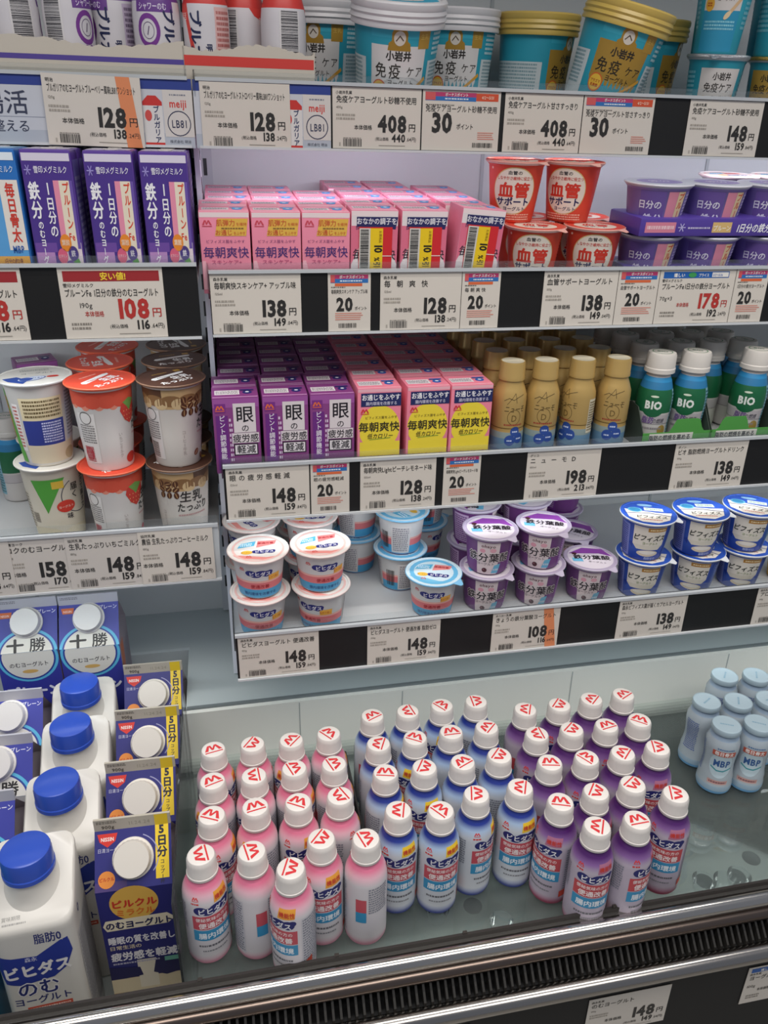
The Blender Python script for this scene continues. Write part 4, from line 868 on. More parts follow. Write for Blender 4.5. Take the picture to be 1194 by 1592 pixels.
# ------------------------------------------------------------------ bottles
def grad(z0, z1, r0, r1, c0, c1, n): return [(r0+(r1-r0)*i/n, z0+(z1-z0)*i/n, hexmix(c0, c1, (i+0.5)/n)) for i in range(n)]
BR = 20.0
def drink(shoulder, mid, bodyc, foot, badge, stripe):
    G = GRAD('bottle_film', [(0, foot), (4, foot), (9, hexmix(foot, bodyc, 0.75)), (13, bodyc), (78, bodyc), (86, mid), (92, shoulder), (98, shoulder)])
    prof = [(15.5, 0, G), (18.6, 1.2, G), (19.8, 4, G), (BR, 9, G), (BR, 74, G), (19.7, 79, G), (18.8, 84, G), (16.8, 89, G), (14.4, 93, G), (12.2, 96, G), (11.8, 97, 0xdedad6), (11.8, 101, 0xdedad6)]
    def fn():
        r = empty('yogurt_drink_bottle'); mb = MB(); mb.rings(prof, 40)
        p = Print(mb, around(prof, BR), 2.6, [74, 79, 84, 89])
        p.zig(-15, 83.5, 0.55, 0xd8352f, 0); p.fine(-19, 77, -11, 80, 1, 0xd8352f, 0)
        p.poly([(2, 77), (18, 78), (20, 88), (3, 87.5)], badge, 0); p.text('機能性', 11, 80, 5.4, 0xc83a2c, 1, 'c', 0.95, 0.03)
        for dx, dy, rx, ry in ((-11, 0.5, 6, 5), (-4, -1.2, 7, 4.4), (4, 1, 7.5, 4.8), (12, 0.6, 6, 5.2), (16, 3, 3.5, 3)): p.ell(dx, 70+dy, rx, ry, 0x23276c, 0, 16)
        p.text('ビヒダス', 1, 66.6, 8.0, 0xf2f0f2, 1, 'c', 0.9, 0.035)
        p.rect(-19, 47, 20, 63.5, stripe, 0); p.text('便通改善', 1, 49, 7.4, 0xf6e6e4, 1, 'c', 1.0, 0.035); p.text('便秘気味の方の', 0, 57.5, 4.8, 0xf6e6e4, 1, 'c', 0.95, 0.02)
        p.rect(-19, 33, 20, 46, 0x3a93bf, 0); p.text('腸内環境', 1, 36, 7.8, 0xeef4f8, 1, 'c', 1.0, 0.03)
        p.fine(-15, 24, 15, 28, 1, 0x6a6a70, 1); p.fine(-12, 18, 12, 21, 1, 0x8a8a90, 1)
        p.rect(24, 10, 56, 76, hexmix(bodyc, 0x9aa0b0, 0.22), 0); p.fine(25, 12, 55, 75, 20, 0x7c7f8c, 1); p.rect(-58, 33, -48, 62, stripe, 0); p.rect(-58, 33, -48, 46, 0x3a93bf, 1); p.poly([(22, 12), (34, 15), (34, 24), (22, 20)], 0xc8452f, 2); p.fine(-46, 44, -26, 76, 11, 0x8a8c98, 1)
        kid('bottle', mb, r)
        cp = MB(); W_ = M(0xe4ded8, 0.4); cp.rings([(13.3, 101.4, W_), (13.4, 101.6, W_), (13.3, 102, W_), (13.1, 112, W_), (12.7, 115.4, W_), (11.6, 117.2, W_), (9.5, 118, W_)], 48, knurl=(3, 4))
        q = disc_print(cp, 118); q.zig(0, 0.6, 1.5, 0xd5353a, 0); cap = kid('screw_cap', cp, r); tr = MB(); tr.rings([(13.5, 97.3, W_), (14.0, 98, W_), (14.0, 100.4, W_), (13.4, 101, W_)], 40); kid('tamper_ring', tr, cap)
        return r
    return fn
p_dp = Proto(drink(0xd97693, 0xe4b6c2, 0xd8d3d6, 0xd98fa6, 0xe9a23c, 0xc8525e), 'drink bottle', 'pink yogurt drink bottles')
p_db = Proto(drink(0x24368a, 0xa9c0dc, 0xcfd3d9, 0x2c3c90, 0xf0c832, 0xc8525e), 'drink bottle', 'blue yogurt drink bottles')
p_dv = Proto(drink(0x4c2064, 0x86609a, 0xbdb2c0, 0x9a2c52, 0xb0708c, 0xc44a50), 'drink bottle', 'purple yogurt drink bottles')
def f_gold():
    G = M(0xc2a263, 0.34, 0.25, 'gold_shrink_film'); prof = [(17, 0, 0x3c5a86), (20.5, 1.5, 0x4a6c94), (21.2, 8, 0x6488a4), (21.2, 20, 0x8a9a98), (21, 27, G), (20.4, 30, G), (21.2, 33, G), (21.2, 60, G), (20.8, 66, G), (18.0, 73, G), (15.2, 79, G), (15, 82, G)]
    r = empty('yogurt_drink_bottle'); mb = MB(); mb.rings(prof, 40); p = Print(mb, around(prof, 21), 2.6, [8, 20, 27, 30, 33, 60, 66])
    for cx, cy, q in ((-3, 18, 6.8), (9, 20, 6.6), (3, 28, 6.2)): p.ell(cx, cy, q, q*0.9, 0x2c4c96, 0 if cx < 0 else 1); p.fine(cx-3.6, cy-1.6, cx+3.6, cy+1.2, 1, 0xc8d4ec, 2)
    p.rect(-66, 31, 66, 31.8, 0x6a5220, 0); p.stroke([(-14, 62), (-8, 65), (-2, 63), (4, 66), (12, 68)], 0.6, 0x4a3c20, 0); p.stroke([(-10, 58), (0, 70), (2, 60)], 0.5, 0x4a3c20, 0); p.text('ニューモ', 0, 50, 8.5, 0x4a3a1c, 0, 'c', 0.8, 0.0, shear=0.2)
    p.ring(0, 44, 8, 8.6, 0x6a5428, 0); p.text('D', 0, 39.5, 10, 0x6a5428, 0, 'c'); p.fine(-12, 34, 12, 37, 1, 0xa04030, 0); p.rect(30, 22, 44, 60, 0xd6cfb8, 0); p.fine(31, 24, 43, 58, 12, 0x7a6a48, 1)
    kid('bottle', mb, r)
    cp = MB(); cp.rings([(16.6, 82, G), (16.6, 85, G), (16.2, 86, G), (15.9, 99, G), (15.0, 101, G), (13.8, 101, M(0xd3cbb4, 0.4)), (13.2, 100.7, M(0xd3cbb4, 0.4))], 48, knurl=(3,)); kid('screw_cap', cp, r)
    return r
p_gold = Proto(f_gold, 'drink bottle', 'gold yogurt drink bottles', (0.85, 0.85, 1.0))
def f_bio():
    r = empty('yogurt_drink_bottle'); b = 0xc6c2bf
    prof = [(18, 0, b), (20.5, 2, b), (21.4, 8, b), (21, 24, b), (21.8, 34, b), (22.2, 38, 0x17623c), (22.4, 50, 0x17623c), (21.8, 58, 0x17623c), (20, 64, 0x2a78a8), (17.4, 72, 0x2d8cc2), (15, 77, 0xd4cfca), (13.8, 79, 0xd4cfca), (13.8, 82, 0xd4cfca)]
    mb = MB(); mb.rings(prof, 40); p = Print(mb, around(prof, 22), 2.6, [8, 24, 34, 38, 50, 58, 64, 72])
    p.rect(-70, 25, 70, 36, 0xb9b3b6, 0); p.rect(-70, 25, 70, 25.6, 0x8a8488, 1); p.ell(0, 46, 15, 13, 0x17623c, 0); p.text('BIO', 0, 43, 12, 0xe6eae4, 1, 'c', 0.95, 0.05); p.ell(0, 57, 5, 1.2, 0xd6e0cc, 1); p.text('脂肪', -5, 26.5, 8.4, 0x6a4a8a, 1, 'c', 0.9, 0.03, shear=0.2); p.text('の燃焼', 9, 26.8, 6.2, 0x5a5660, 1, 'c', 0.85, 0.02, shear=0.2)
    p.fine(-16, 18, 16, 22, 1, 0x8a8488, 1); p.ell(16, 18, 6, 6, 0x9a8040, 1); p.rect(26, 10, 58, 64, 0x7fb0c0, 0); p.fine(27, 12, 57, 62, 14, 0x3a6a70, 1)
    kid('bottle', mb, r)
    cp = MB(); W_ = M(0xd9d3cb, 0.4); cp.rings([(18.8, 81.5, W_), (18.8, 86, W_), (18.2, 87, W_), (17.8, 100, W_), (16.5, 102.5, W_), (13, 103, W_)], 48, knurl=(2, 3)); q = disc_print(cp, 103); q.ring(0, 0, 11.4, 12.4, 0x2a7a4a, 0); q.text('BIO', 0, -3, 8, 0x2a7a4a, 0, 'c'); kid('screw_cap', cp, r)
    return r
p_bio = Proto(f_bio, 'drink bottle', 'green labelled drink bottles', (0.88, 0.88, 1.0))
def f_mbp():
    r = empty('yogurt_drink_bottle'); b = M(0xa6b1b9, 0.25)  # the bluish haze over these bottles is put into body and cap colours
    prof = [(17, 0, 0x4c84b0), (20.5, 1.5, 0x5c90ba), (21.6, 6, 0x8fa6b8), (21.6, 14, b), (20.6, 18, b), (21, 24, b), (19.4, 32, b), (18.6, 46, b), (19.4, 58, b), (20.6, 68, b), (20.4, 78, b), (17.6, 86, 0x93a6ba), (15.4, 91, 0x93a6ba), (15.4, 94, 0x93a6ba)]
    prof = [(q[0], q[1]*0.87, q[2]) for q in prof]; mb = MB(); mb.rings(prof, 40); p = Print(mb, around(prof, 20), 2.6, [5, 12, 16, 21, 28, 40, 50, 59, 68])
    p.ell(0, 42, 15, 18, 0xb4c6cf, 0, 28); p.text('毎日骨太', 1, 57, 6, 0xf0e8e4, 2, 'c', 0.95, 0.03); p.rect(-13, 55.5, 15, 62.5, 0xb9543f, 1); p.fine(-8, 64, 12, 67, 1, 0x4a70a0, 1); p.text('MBP', 1, 40, 13, 0x22508c, 1, 'c', 0.82, 0.03); p.stroke([(-12, 38), (-4, 34), (4, 34), (14, 38)], 1.6, 0x2f8a94, 1)
    p.rect(-12, 15, 12, 21, 0xc49a94, 0); p.fine(-10, 16, 10, 20, 1, 0x8a5a60, 1); p.fine(-44, 24, -26, 66, 16, 0x5a6ca0, 1); p.fine(28, 24, 56, 66, 16, 0x5a6ca0, 1)
    kid('bottle', mb, r)
    cp = MB(); W_ = M(0xa3b6c0, 0.3); cp.rings([(17.4, 81.5, W_), (17.8, 82.5, W_), (17.8, 87, W_), (17.2, 88.5, W_), (16.4, 88.8, W_), (16, 88.3, W_)], 44); q = disc_print(cp, 88.3); q.fine(-8, -2, 8, 2, 1, 0x7f9fb2, 0); kid('foil_cap', cp, r)
    return r
p_mbp = Proto(f_mbp, 'drink bottle', 'pale blue bone care drink bottles with painted haze', (0.92, 0.92, 1.0))
def f_oneshot(purple):
    def fn():
        r = empty('yogurt_drink_bottle'); c = 0x6a3f8c if purple else 0xcf3d38; b = 0xd6d2d6
        prof = [(23, 0, b), (25.5, 2, b), (26.2, 8, b), (26.2, 94, b), (25, 104, c), (21, 114, c), (15, 121, c), (13, 124, 0xdedad6), (13, 128, 0xdedad6)]
        mb = MB(); mb.rings(prof, 44); ar = around(prof, 26); p = Print(mb, lambda u, v, L: ar(u, v+30, L), 3.0, [64, 74])
        if purple:
            p.ring(-8, 52, 9, 13, 0x7a3a92, 0); p.ring(-8, 52, 6, 6.6, 0x6a5a7a, 0); p.stroke([(-9, 49), (-7, 55)], 1, 0x5a4a6a, 1); p.ring(-11, 35, 2, 4, 0x7a3a92, 0); p.ring(-4, 35, 2, 4, 0x7a3a92, 0); p.rect(-22, 66, 22, 75, 0x6a3f8c, 0); p.text('シャワーのむ', -2, 68, 6, 0xe6dcf0, 1, 'c', 0.9, 0.02)
        else:
            p.poly([(-20, 74), (4, 74), (16, 30), (8, 40), (2, 62), (-14, 68)], 0xd8453e, 0); p.text('腸活', -2, 62, 6, 0xf4e4e0, 1, 'c')
        p.text('ブルガリア', 10, 70, 15, 0x252c52, 1, 'l', 0.9, 0.045, rot=-math.pi/2); p.text('明治', 27, 44, 8, 0x252c52, 1, 'l', 0.9, 0.03, rot=-math.pi/2)
        p.rect(38, 6, 62, 72, 0xc4b4cc if purple else 0xe0b4b0, 0); p.fine(40, 8, 60, 70, 15, 0x7a6a84 if purple else 0xb86a66, 1); p.rect(-58, 22, -34, 72, 0xdcd8d8, 0); p.bars(-56, 30, -36, 72, 0x2c2a30, 1, vertical=False); p.rect(-58, 16, -34, 22, 0x1a1a1e, 0)
        kid('bottle', mb, r)
        cp = MB(); W_ = M(0xe0dcda, 0.4); cp.rings([(15.5, 125, W_), (15.5, 138, W_), (14, 140, W_)], 40, knurl=(0, 1)); kid('screw_cap', cp, r)
        return r
    return fn
p_op = Proto(f_oneshot(True), 'drink bottle', 'white and purple blueberry bottles', (0.79, 0.79, 1.0)); p_or = Proto(f_oneshot(False), 'drink bottle', 'white and red strawberry bottles', (0.79, 0.79, 1.0))

# ------------------------------------------------------------------ big cartons and milk bottles of the left bay
def gable(front, roof, base, fin, sidec, capc, capat=0.5):
    def fn():
        r = empty('gable_top_carton'); mb = MB(); w, H1, H2, H3 = 34.5, 180, 221, 234
        B = M(base, 0.35)
        v = [(-w, -w, 0), (w, -w, 0), (w, w, 0), (-w, w, 0), (-w, -w, H1), (w, -w, H1), (w, w, H1), (-w, w, H1), (-w, -1.2, H2), (w, -1.2, H2), (w, 1.2, H2), (-w, 1.2, H2), (-w, -1.2, H3), (w, -1.2, H3), (w, 1.2, H3), (-w, 1.2, H3), (w-17, 0, H1+26), (-w+17, 0, H1+26)]
        mb.add(v, [(0, 3, 2, 1), (0, 1, 5, 4), (2, 3, 7, 6), (4, 5, 9, 8), (6, 7, 11, 10)], B)
        mb.add(v, [(1, 2, 6, 5), (3, 0, 4, 7), (5, 6, 16), (5, 16, 9), (6, 10, 16), (9, 16, 10), (7, 4, 17), (4, 8, 17), (7, 17, 11), (8, 11, 17)], M(sidec, 0.4))
        mb.add(v, [(8, 9, 13, 12), (10, 11, 15, 14), (12, 13, 14, 15), (9, 10, 14, 13), (11, 8, 12, 15)], M(fin, 0.4))
        fp = Print(mb, flat((0, -w, 0), (1, 0, 0), (0, 0, 1)))
        d = Vector((0, w-1.2, H2-H1)); L_ = d.length; d.normalize()
        rp = Print(mb, flat((0, -w, H1), (1, 0, 0), d)); np_ = Print(mb, flat((0, -1.2, H2), (1, 0, 0), (0, 0, 1)))
        sp = Print(mb, flat((w, 0, 0), (0, 1, 0), (0, 0, 1))); front(fp); roof(rp, np_, L_)
        sp.fine(-28, 20, 28, 160, 22, 0x8d8a9c, 0); sp.rect(-30, 100, -10, 176, 0xc8704a, 0); kid('carton', mb, r)
        cp = MB(); W_ = M(capc, 0.35); cp.rings([(18.5, 0, W_), (18.5, 2.5, W_), (16.8, 3, W_), (16.6, 11, W_), (15.6, 12.5, W_), (2, 12.7, W_)], 48, knurl=(2, 3))
        c = kid('screw_cap', cp, r); c.location = Vector((0, -w, H1))*S+d*(L_*capat*S)
        c.rotation_euler = d.cross(Vector((-1, 0, 0))).to_track_quat('Z', 'Y').to_euler()
        n = Vector((1, 0, 0)).cross(d); c.rotation_euler = n.to_track_quat('Z', 'Y').to_euler()
        return r
    return fn
def pil_front(p):
    p.rect(-34.4, 0, 34.4, 60, 0xc49a52, 0); p.rect(-34.4, 40, 34.4, 60, 0xd9c9a8, 1); p.poly([(-34.4, 60), (-20, 60), (-4, 62), (-6, 74), (-34.4, 78)], 0x201c50, 2); p.poly([(6, 64), (18, 58), (34.4, 62), (34.4, 84), (10, 84)], 0x201c50, 2); p.rect(-8, 44, 10, 84, 0xe2d8c4, 1); p.rect(-34.4, 78, 34.4, 180, 0x2a2a72, 0)
    p.ell(-2, 162, 22, 22, 0xe0b050, 1, 30); p.text('ピルクル', -2, 158, 11, 0xc83a28, 2, 'c', 0.95, 0.06); p.text('ミラクル', -2, 147, 9.4, 0xd8702a, 2, 'c', 0.95, 0.05)
    p.poly([(-30, 128), (26, 130), (33, 137), (26, 144), (-30, 142), (-33, 135)], 0xe8dcc0, 2); p.text('のむヨーグルト', 0, 131, 10.5, 0x20204e, 3, 'c', 0.84, 0.05)
    p.text('睡眠の質を改善し', 0, 110, 11, 0xeae6ea, 2, 'c', 0.9, 0.04, fit=62); p.text('日常生活の', -16, 102, 6, 0xe8d8b8, 2, 'c', 1, 0.02); p.text('疲労感を軽減', 0, 87, 12.4, 0xeae6ea, 2, 'c', 0.9, 0.045, fit=62); p.fine(-30, 80, 14, 84, 1, 0xb8b4c8, 2); p.rect(18, 78, 33, 84, 0x6fb09c, 3); p.text('ヨーグルト', -26, 8, 4, 0x8a5a30, 2, 'c')
def pil_roof(p, n, L):
    p.rect(-34.4, 0, 34.4, L, 0x2c2c74, 0); p.rect(-34.4, 0, -6, 8, 0x4a3a70, 1); n.rect(-34.4, 0, 34.4, 13, 0xb9b2a4, 0); n.text('900g', -22, 2, 5.4, 0x4a463e, 1, 'c', 1, 0.02); n.fine(-32, 8, -14, 11.5, 2, 0x6a655c, 1); n.text('11.24.24', 6, 4, 6, 0x9a9486, 1, 'c', 1, 0)
    p.poly([(-32, L-3), (-14, L-3), (-16, L-10), (-23, L-15), (-30, L-10)], 0xd2352c, 1); p.text('NISSIN', -23, L-9.5, 4.6, 0xf4e2dc, 2, 'c', 0.8, 0.03); p.text('日清ヨーク', -23, L-19, 4, 0xc8c8dc, 1, 'c', 0.9)
    p.rect(20, 6, 32, L+0.5, 0xe9c832, 1); n.rect(20, 0, 32, 13, 0xe9c832, 1); p.text('5日分', 26, L+1, 10, 0x2a2a3a, 2, 'c', 0.95, 0.05, vert=True); p.text('コップ1杯', 26, L-30.5, 4.2, 0x2a2a3a, 2, 'c', 1, 0.02, vert=True)
    p.ell(-24, 10, 7.5, 7.5, 0xe08a3c, 2); p.text('ピルクル', -24, 9, 3.8, 0xb8321e, 3, 'c', 0.9, 0.03); p.ring(2, L*0.5, 20, 21, 0x9a9ac0, 1, -40, 70)
p_pil = Proto(gable(pil_front, pil_roof, 0x2a2a72, 0xb9b2a4, 0xa9a2a4, 0xd8d2c8), 'drink carton', 'navy gable cartons with yellow corner strips')
def tok_front(p):
    p.rect(-34.4, 0, 34.4, 180, 0x363a96, 0);
    p.poly([(34.2*math.cos(a), min(180, 172+34*math.sin(a))) for a in [2*math.pi*k/40 for k in range(40)]], 0x5ab4d8, 1); p.poly([(31*math.cos(a), min(180, 172+31*math.sin(a))) for a in [2*math.pi*k/40 for k in range(40)]], 0x2c3f92, 2); p.poly([(29*math.cos(a), min(180, 172+29*math.sin(a))) for a in [2*math.pi*k/40 for k in range(40)]], 0xd9d6cc, 3)
    p.text('のむヨーグルト', 0, 160, 7.4, 0x35323a, 4, 'c', 0.86, 0.01); p.ell(0, 153, 9, 2.6, 0xd0a860, 4); p.text('プレーン', 0, 118, 16, 0xe6e6f0, 4, 'c', 0.98, 0.07); p.text('生乳たっぷり', 0, 96, 8, 0xd0d0e6, 4, 'c')
def tok_roof(p, n, L):
    p.rect(-34.4, 0, 34.4, L, 0x3a3f9c, 0); n.rect(-34.4, 0, 34.4, 13, 0xb9b8c0, 0); n.fine(-32, 7, -12, 11, 2, 0x77747c, 1); p.poly([(-32, L-4), (-17, L-4), (-18, L-11), (-30, L-11)], 0xd2652c, 1); p.text('NISSIN', -24.5, L-9.5, 4, 0xf6e6dc, 2, 'c', 0.8); p.text('プレーン', 22, L-8, 6, 0xe0e0f0, 1, 'c', 0.9, 0.02)
    for rr, cc, ly in ((34.4, 0x5ab4d8, 1), (31, 0x2c3f92, 2), (29, 0xd9d6cc, 3)):
        pts = [(max(-34.4, min(34.4, rr*math.cos(a))), rr*math.sin(a)*0.86-2) for a in [math.pi*k/24 for k in range(25)]]
        pts = [(x, max(0, y)) for x, y in pts]; p.poly(pts, cc, ly)
    p.text('十', -13, 1.5, 17, 0x22201f, 4, 'c', 1.2, 0.05); p.text('勝', 12, 1.5, 17, 0x22201f, 4, 'c', 1.1, 0.02)
p_tok = Proto(gable(tok_front, tok_roof, 0x363a96, 0xb9b8c0, 0x9a8f98, 0xdcd8d4, 0.66), 'drink carton', 'blue gable cartons with white rings')
def f_pet():
    r = empty('milk_bottle'); Wt = M(0xd6d2ca, 0.28, name='milky_plastic'); e = 7.0
    prof = [(38, 0, Wt, e), (40, 3, Wt, e), (40.5, 40, Wt, e), (40, 120, Wt, e), (40.5, 178, Wt, e), (41, lambda y: 183+0.46*(y+41), Wt, e), (40.2, lambda y: 186+0.46*(y+41), Wt, e), (38.6, lambda y: 187.4+0.46*(y+41), Wt, 6.0)]
    mb = MB(); mb.rings(prof, 64); mb.rings([(27, lambda y: 187+0.46*(y+41), Wt), (24, lambda y: 192+0.46*(y+41), Wt), (21, 215, Wt), (21, 228, Wt)], 48)
    ds = Vector((0, 1, 0.46)).normalized(); tpr = Print(mb, flat((0, -38, 188.8), (1, 0, 0), ds)); tpr.text('賞味期限', -18, 7, 4.5, 0x8c8a86, 0, 'c'); tpr.fine(-26, 2, -4, 5, 1, 0x9a9894, 0)
    def mp(u, v, L):
        a = 40.3; y = a*(max(0.0, 1-(abs(u)/a)**7))**(1/7); return (u, -y-L, v)
    p = Print(mb, mp, 3.0)
    p.poly([(-37, 158), (-24, 154), (0, 152), (24, 166), (32, 168), (34, 150), (26, 132), (12, 122), (-20, 118), (-34, 122), (-38, 140)], 0x28388e, 0); p.text('森永', -6, 147, 6, 0xe0e0ee, 1, 'c'); p.text('ビヒダス', -2, 129, 17, 0xe6e2e0, 1, 'c', 0.98, 0.06, rot=0.04)
    p.text('のむ', -5, 104, 21, 0xe6e2e0, 1, 'c', 1, 0.10); p.text('のむ', -5, 104, 21, 0x28306e, 2, 'c', 1, 0.025); p.text('ヨーグルト', -3, 92, 11, 0x28306e, 1, 'c', 1.05, 0.02); p.rect(-20, 82, 24, 88, 0xc8503a, 1); p.fine(-18, 83.6, 22, 86.6, 1, 0xf0d0c4, 2); p.text('脂肪0', 14, 168, 13, 0x28306e, 2, 'c', 0.8, 0.02)
    s2 = Print(mb, lambda u, v, L: (-mp(u, v, L)[1], u, v), 3.0); s2.rect(-30, 20, 30, 160, 0xc4c2c0, 0); s2.fine(-28, 24, 28, 156, 26, 0x8c8a90, 1); s2.text('0', -14, 172, 13, 0x28306e, 1, 'c', 1, 0.02)
    kid('bottle', mb, r)
    cp = MB(); Bc = M(0x2f51b8, 0.3); cp.rings([(25.4, 221, Bc), (25.4, 225, Bc), (24.8, 226, Bc), (24.6, 240, Bc), (23.6, 243, Bc), (21.5, 244, Bc), (2, 244, Bc)], 56, knurl=(2, 3)); kid('screw_cap', cp, r)
    return r
p_pet = Proto(f_pet, 'drink bottle', 'square white bottles with blue screw caps', (0.87, 0.87, 1.0))
def f_teal():
    r = empty('gable_top_carton'); mb = MB(); mb.box(-34, 34, -34, 34, 0, 190, M(0x2f8fb4, 0.35), 1.0); p = Print(mb, flat((0, -34, 0), (1, 0, 0), (0, 0, 1))); p.rect(-33, 90, 33, 150, 0xd3dde2, 0); p.ell(8, 60, 22, 26, 0x4ab0cc, 0); p.text('ヨーグルト', 0, 110, 11, 0x24508c, 1); p.rect(20, 30, 33, 180, 0xc8b070, 1); kid('carton', mb, r)
    v = [(-34, -34, 190), (34, -34, 190), (34, 34, 190), (-34, 34, 190), (-34, 0, 225), (34, 0, 225)]; m2 = MB(); m2.add(v, [(0, 1, 5, 4), (2, 3, 4, 5), (1, 2, 5), (3, 0, 4)], M(0x3a9cc0, 0.35)); m2.box(-34, 34, -1.2, 1.2, 224, 236, M(0xd3d0c8, 0.4)); kid('gable_roof', m2, r)
    return r
p_teal = Proto(f_teal, 'drink carton', None)
# ================================================================== what stands where
def X_at(sh, px, py, dep, h):
    """x of the point seen at (px, py) that lies DEP behind the front edge of the shelf"""
    p = sh.P(0, dep, h); return at_y(px, py, p.y).x
def wd(n): return ORD[n]
ROWNAME = ['front row', 'second row back', 'third row back', 'fourth row back', 'fifth row back', 'sixth row back', 'seventh row back', 'eighth row back']
# --- second right shelf: pink cartons
prev = [-999]*9
for c, (px, n) in enumerate(((348, 5), (429, 5), (507, 4))):
    x = X_at(SH2, px, 335, 4, 72)
    for k in range(n):
        prev[k] = max(x, XP+27, prev[k]+46) if k > 1 else x
        p_pink.on(SH2, prev[k], 4+k*39.0, 'pink skin care carton, %s, %s column from the bay panel' % (ROWNAME[k], wd(c)), turn=random.uniform(-1, 1), face=False)
for c, (px, n) in enumerate(((583, 6), (661, 6))):
    x = X_at(SH2, px, 340, 4, 72)
    for k in range(n):
        if k == 0: p_disc.on(SH2, x, 4, ('pink and white carton with a 10 percent sticker beside the skin care cartons', 'pink and white carton with a 10 percent sticker, middle of three')[c], turn=-1.5, face=False)
        else: prev[k] = max(x, prev[k]+46.5); p_disb.on(SH2, prev[k], 4+k*39.5, 'pink and white carton without sticker, %s, %s column of its kind' % (ROWNAME[k], wd(c)), face=False)
x = X_at(SH2, 744, 345, 4, 72)
p_disc.on(SH2, x, 4, 'tilted pink and white carton with a 10 percent sticker beside the red cups', roll=4.5, turn=4, face=False, h=1.8)
x = X_at(SH2, 722, 340, 44, 72)
for k in range(1, 5): p_disb.on(SH2, max(x+2, prev[k]+46.5), 5+k*39.5, 'pink and white carton without sticker, %s, third column of its kind' % ROWNAME[k], face=False)
# red cups
for px, t, lab in ((829, 0, 'red cup in front, lower layer, beside the stickered carton'), (920, 6, 'red cup in front, lower layer, beside the violet packs')):
    p_rd.on(SH2, X_at(SH2, px, 385, 34, 50), 34, lab, turn=t)
for px, t, lab in ((812, 10, 'red cup behind, lower layer, beside the pink cartons'), (899, 8, 'red cup behind, lower layer, beside the violet packs')):
    p_rd.on(SH2, X_at(SH2, px, 360, 100, 50), 100, lab, turn=t)
for px, t, lab in ((799, 0, 'red cup on top of the others, nearer the pink cartons'), (887, -14, 'red cup on top of the others, nearer the violet packs')):
    p_rd.on(SH2, X_at(SH2, px, 300, 66, 100), 66, lab, turn=t, h=57.6)
# violet three-packs
x = X_at(SH2, 963, 340, 38, 70)+103
p_three.on(SH2, x+2, 38, 'violet three-pack at the front, bottom of its stack', face=False, turn=-2)
p_three.on(SH2, x, 38, 'violet three-pack at the front, top of its stack', face=False, turn=1, h=50.2)
p_three.on(SH2, x+60, 112, 'violet three-pack in the rear row behind the front packs', face=False)
for k in (0, 1): p_bi.on(SH2, x+62+66*k, 112, 'white yogurt cup on top of the rear violet pack, %s from the red cups' % wd(k), turn=30, h=50.4)

# --- third right shelf
prev = [-999]*9
for c, (px, n) in enumerate(((367, 7), (444, 7), (517, 6))):
    x = X_at(SH3, px, 640, 3, 60)
    for k in range(n):
        prev[k] = max(x, XP+27, prev[k]+46) if k > 1 else x
        p_eye.on(SH3, prev[k], 3+k*38.2, 'purple eye care carton, %s, %s column from the bay panel' % (ROWNAME[k], wd(c)), turn=random.uniform(-1.2, 1.2), face=False)
for c, px in enumerate((590, 666, 733)):
    x = X_at(SH3, px, 630, 3, 60)
    for k in range(6 if c else 6):
        p_peach.on(SH3, x+random.uniform(-0.7, 0.7)*(k > 0), 3+k*38.8, 'pink and yellow peach carton, %s, %s column from the purple cartons' % (ROWNAME[k], wd(c)), turn=random.uniform(-1.2, 1.2), face=False)
for c, px in enumerate((797, 849, 906, 961)):
    x = X_at(SH3, px, 570, 24, 95)
    for k in range(5):
        p_gold.on(SH3, x-2.0*k+random.uniform(-1.2, 1.2)*(k > 0), 24+k*44, 'gold yogurt drink bottle, %s, %s column from the peach cartons' % (ROWNAME[k], wd(c)), turn=random.choice((-10, 15, 25, 40)) if k else (22, 12, -38, 6)[c])
for c, (px, pr) in enumerate(((1028, 1004), (1082, 1060), (1176, 1156))):
    x = X_at(SH3, px, 560, 30, 95); xr = X_at(SH3, pr, 540, 74, 95)
    for k in range(4):
        if k == 0: p_bio.on(SH3, x, 30, 'green labelled bottle in the front row, %s from the gold bottles' % wd(c), turn=(2, -4, 0)[c], h=1)
        else: p_bio.on(SH3, xr-1.5*k, 30+k*44, 'green labelled bottle, %s, %s column from the gold bottles' % (ROWNAME[k], wd(c)), turn=random.uniform(60, 200), h=1)
xg = X_at(SH3, 1108, 540, 74, 95)
for k in range(1, 4): p_bio.on(SH3, xg-1.5*k, 30+k*44, 'green labelled bottle, %s, behind the gap in the front row' % ROWNAME[k], turn=100+40*k, h=1)
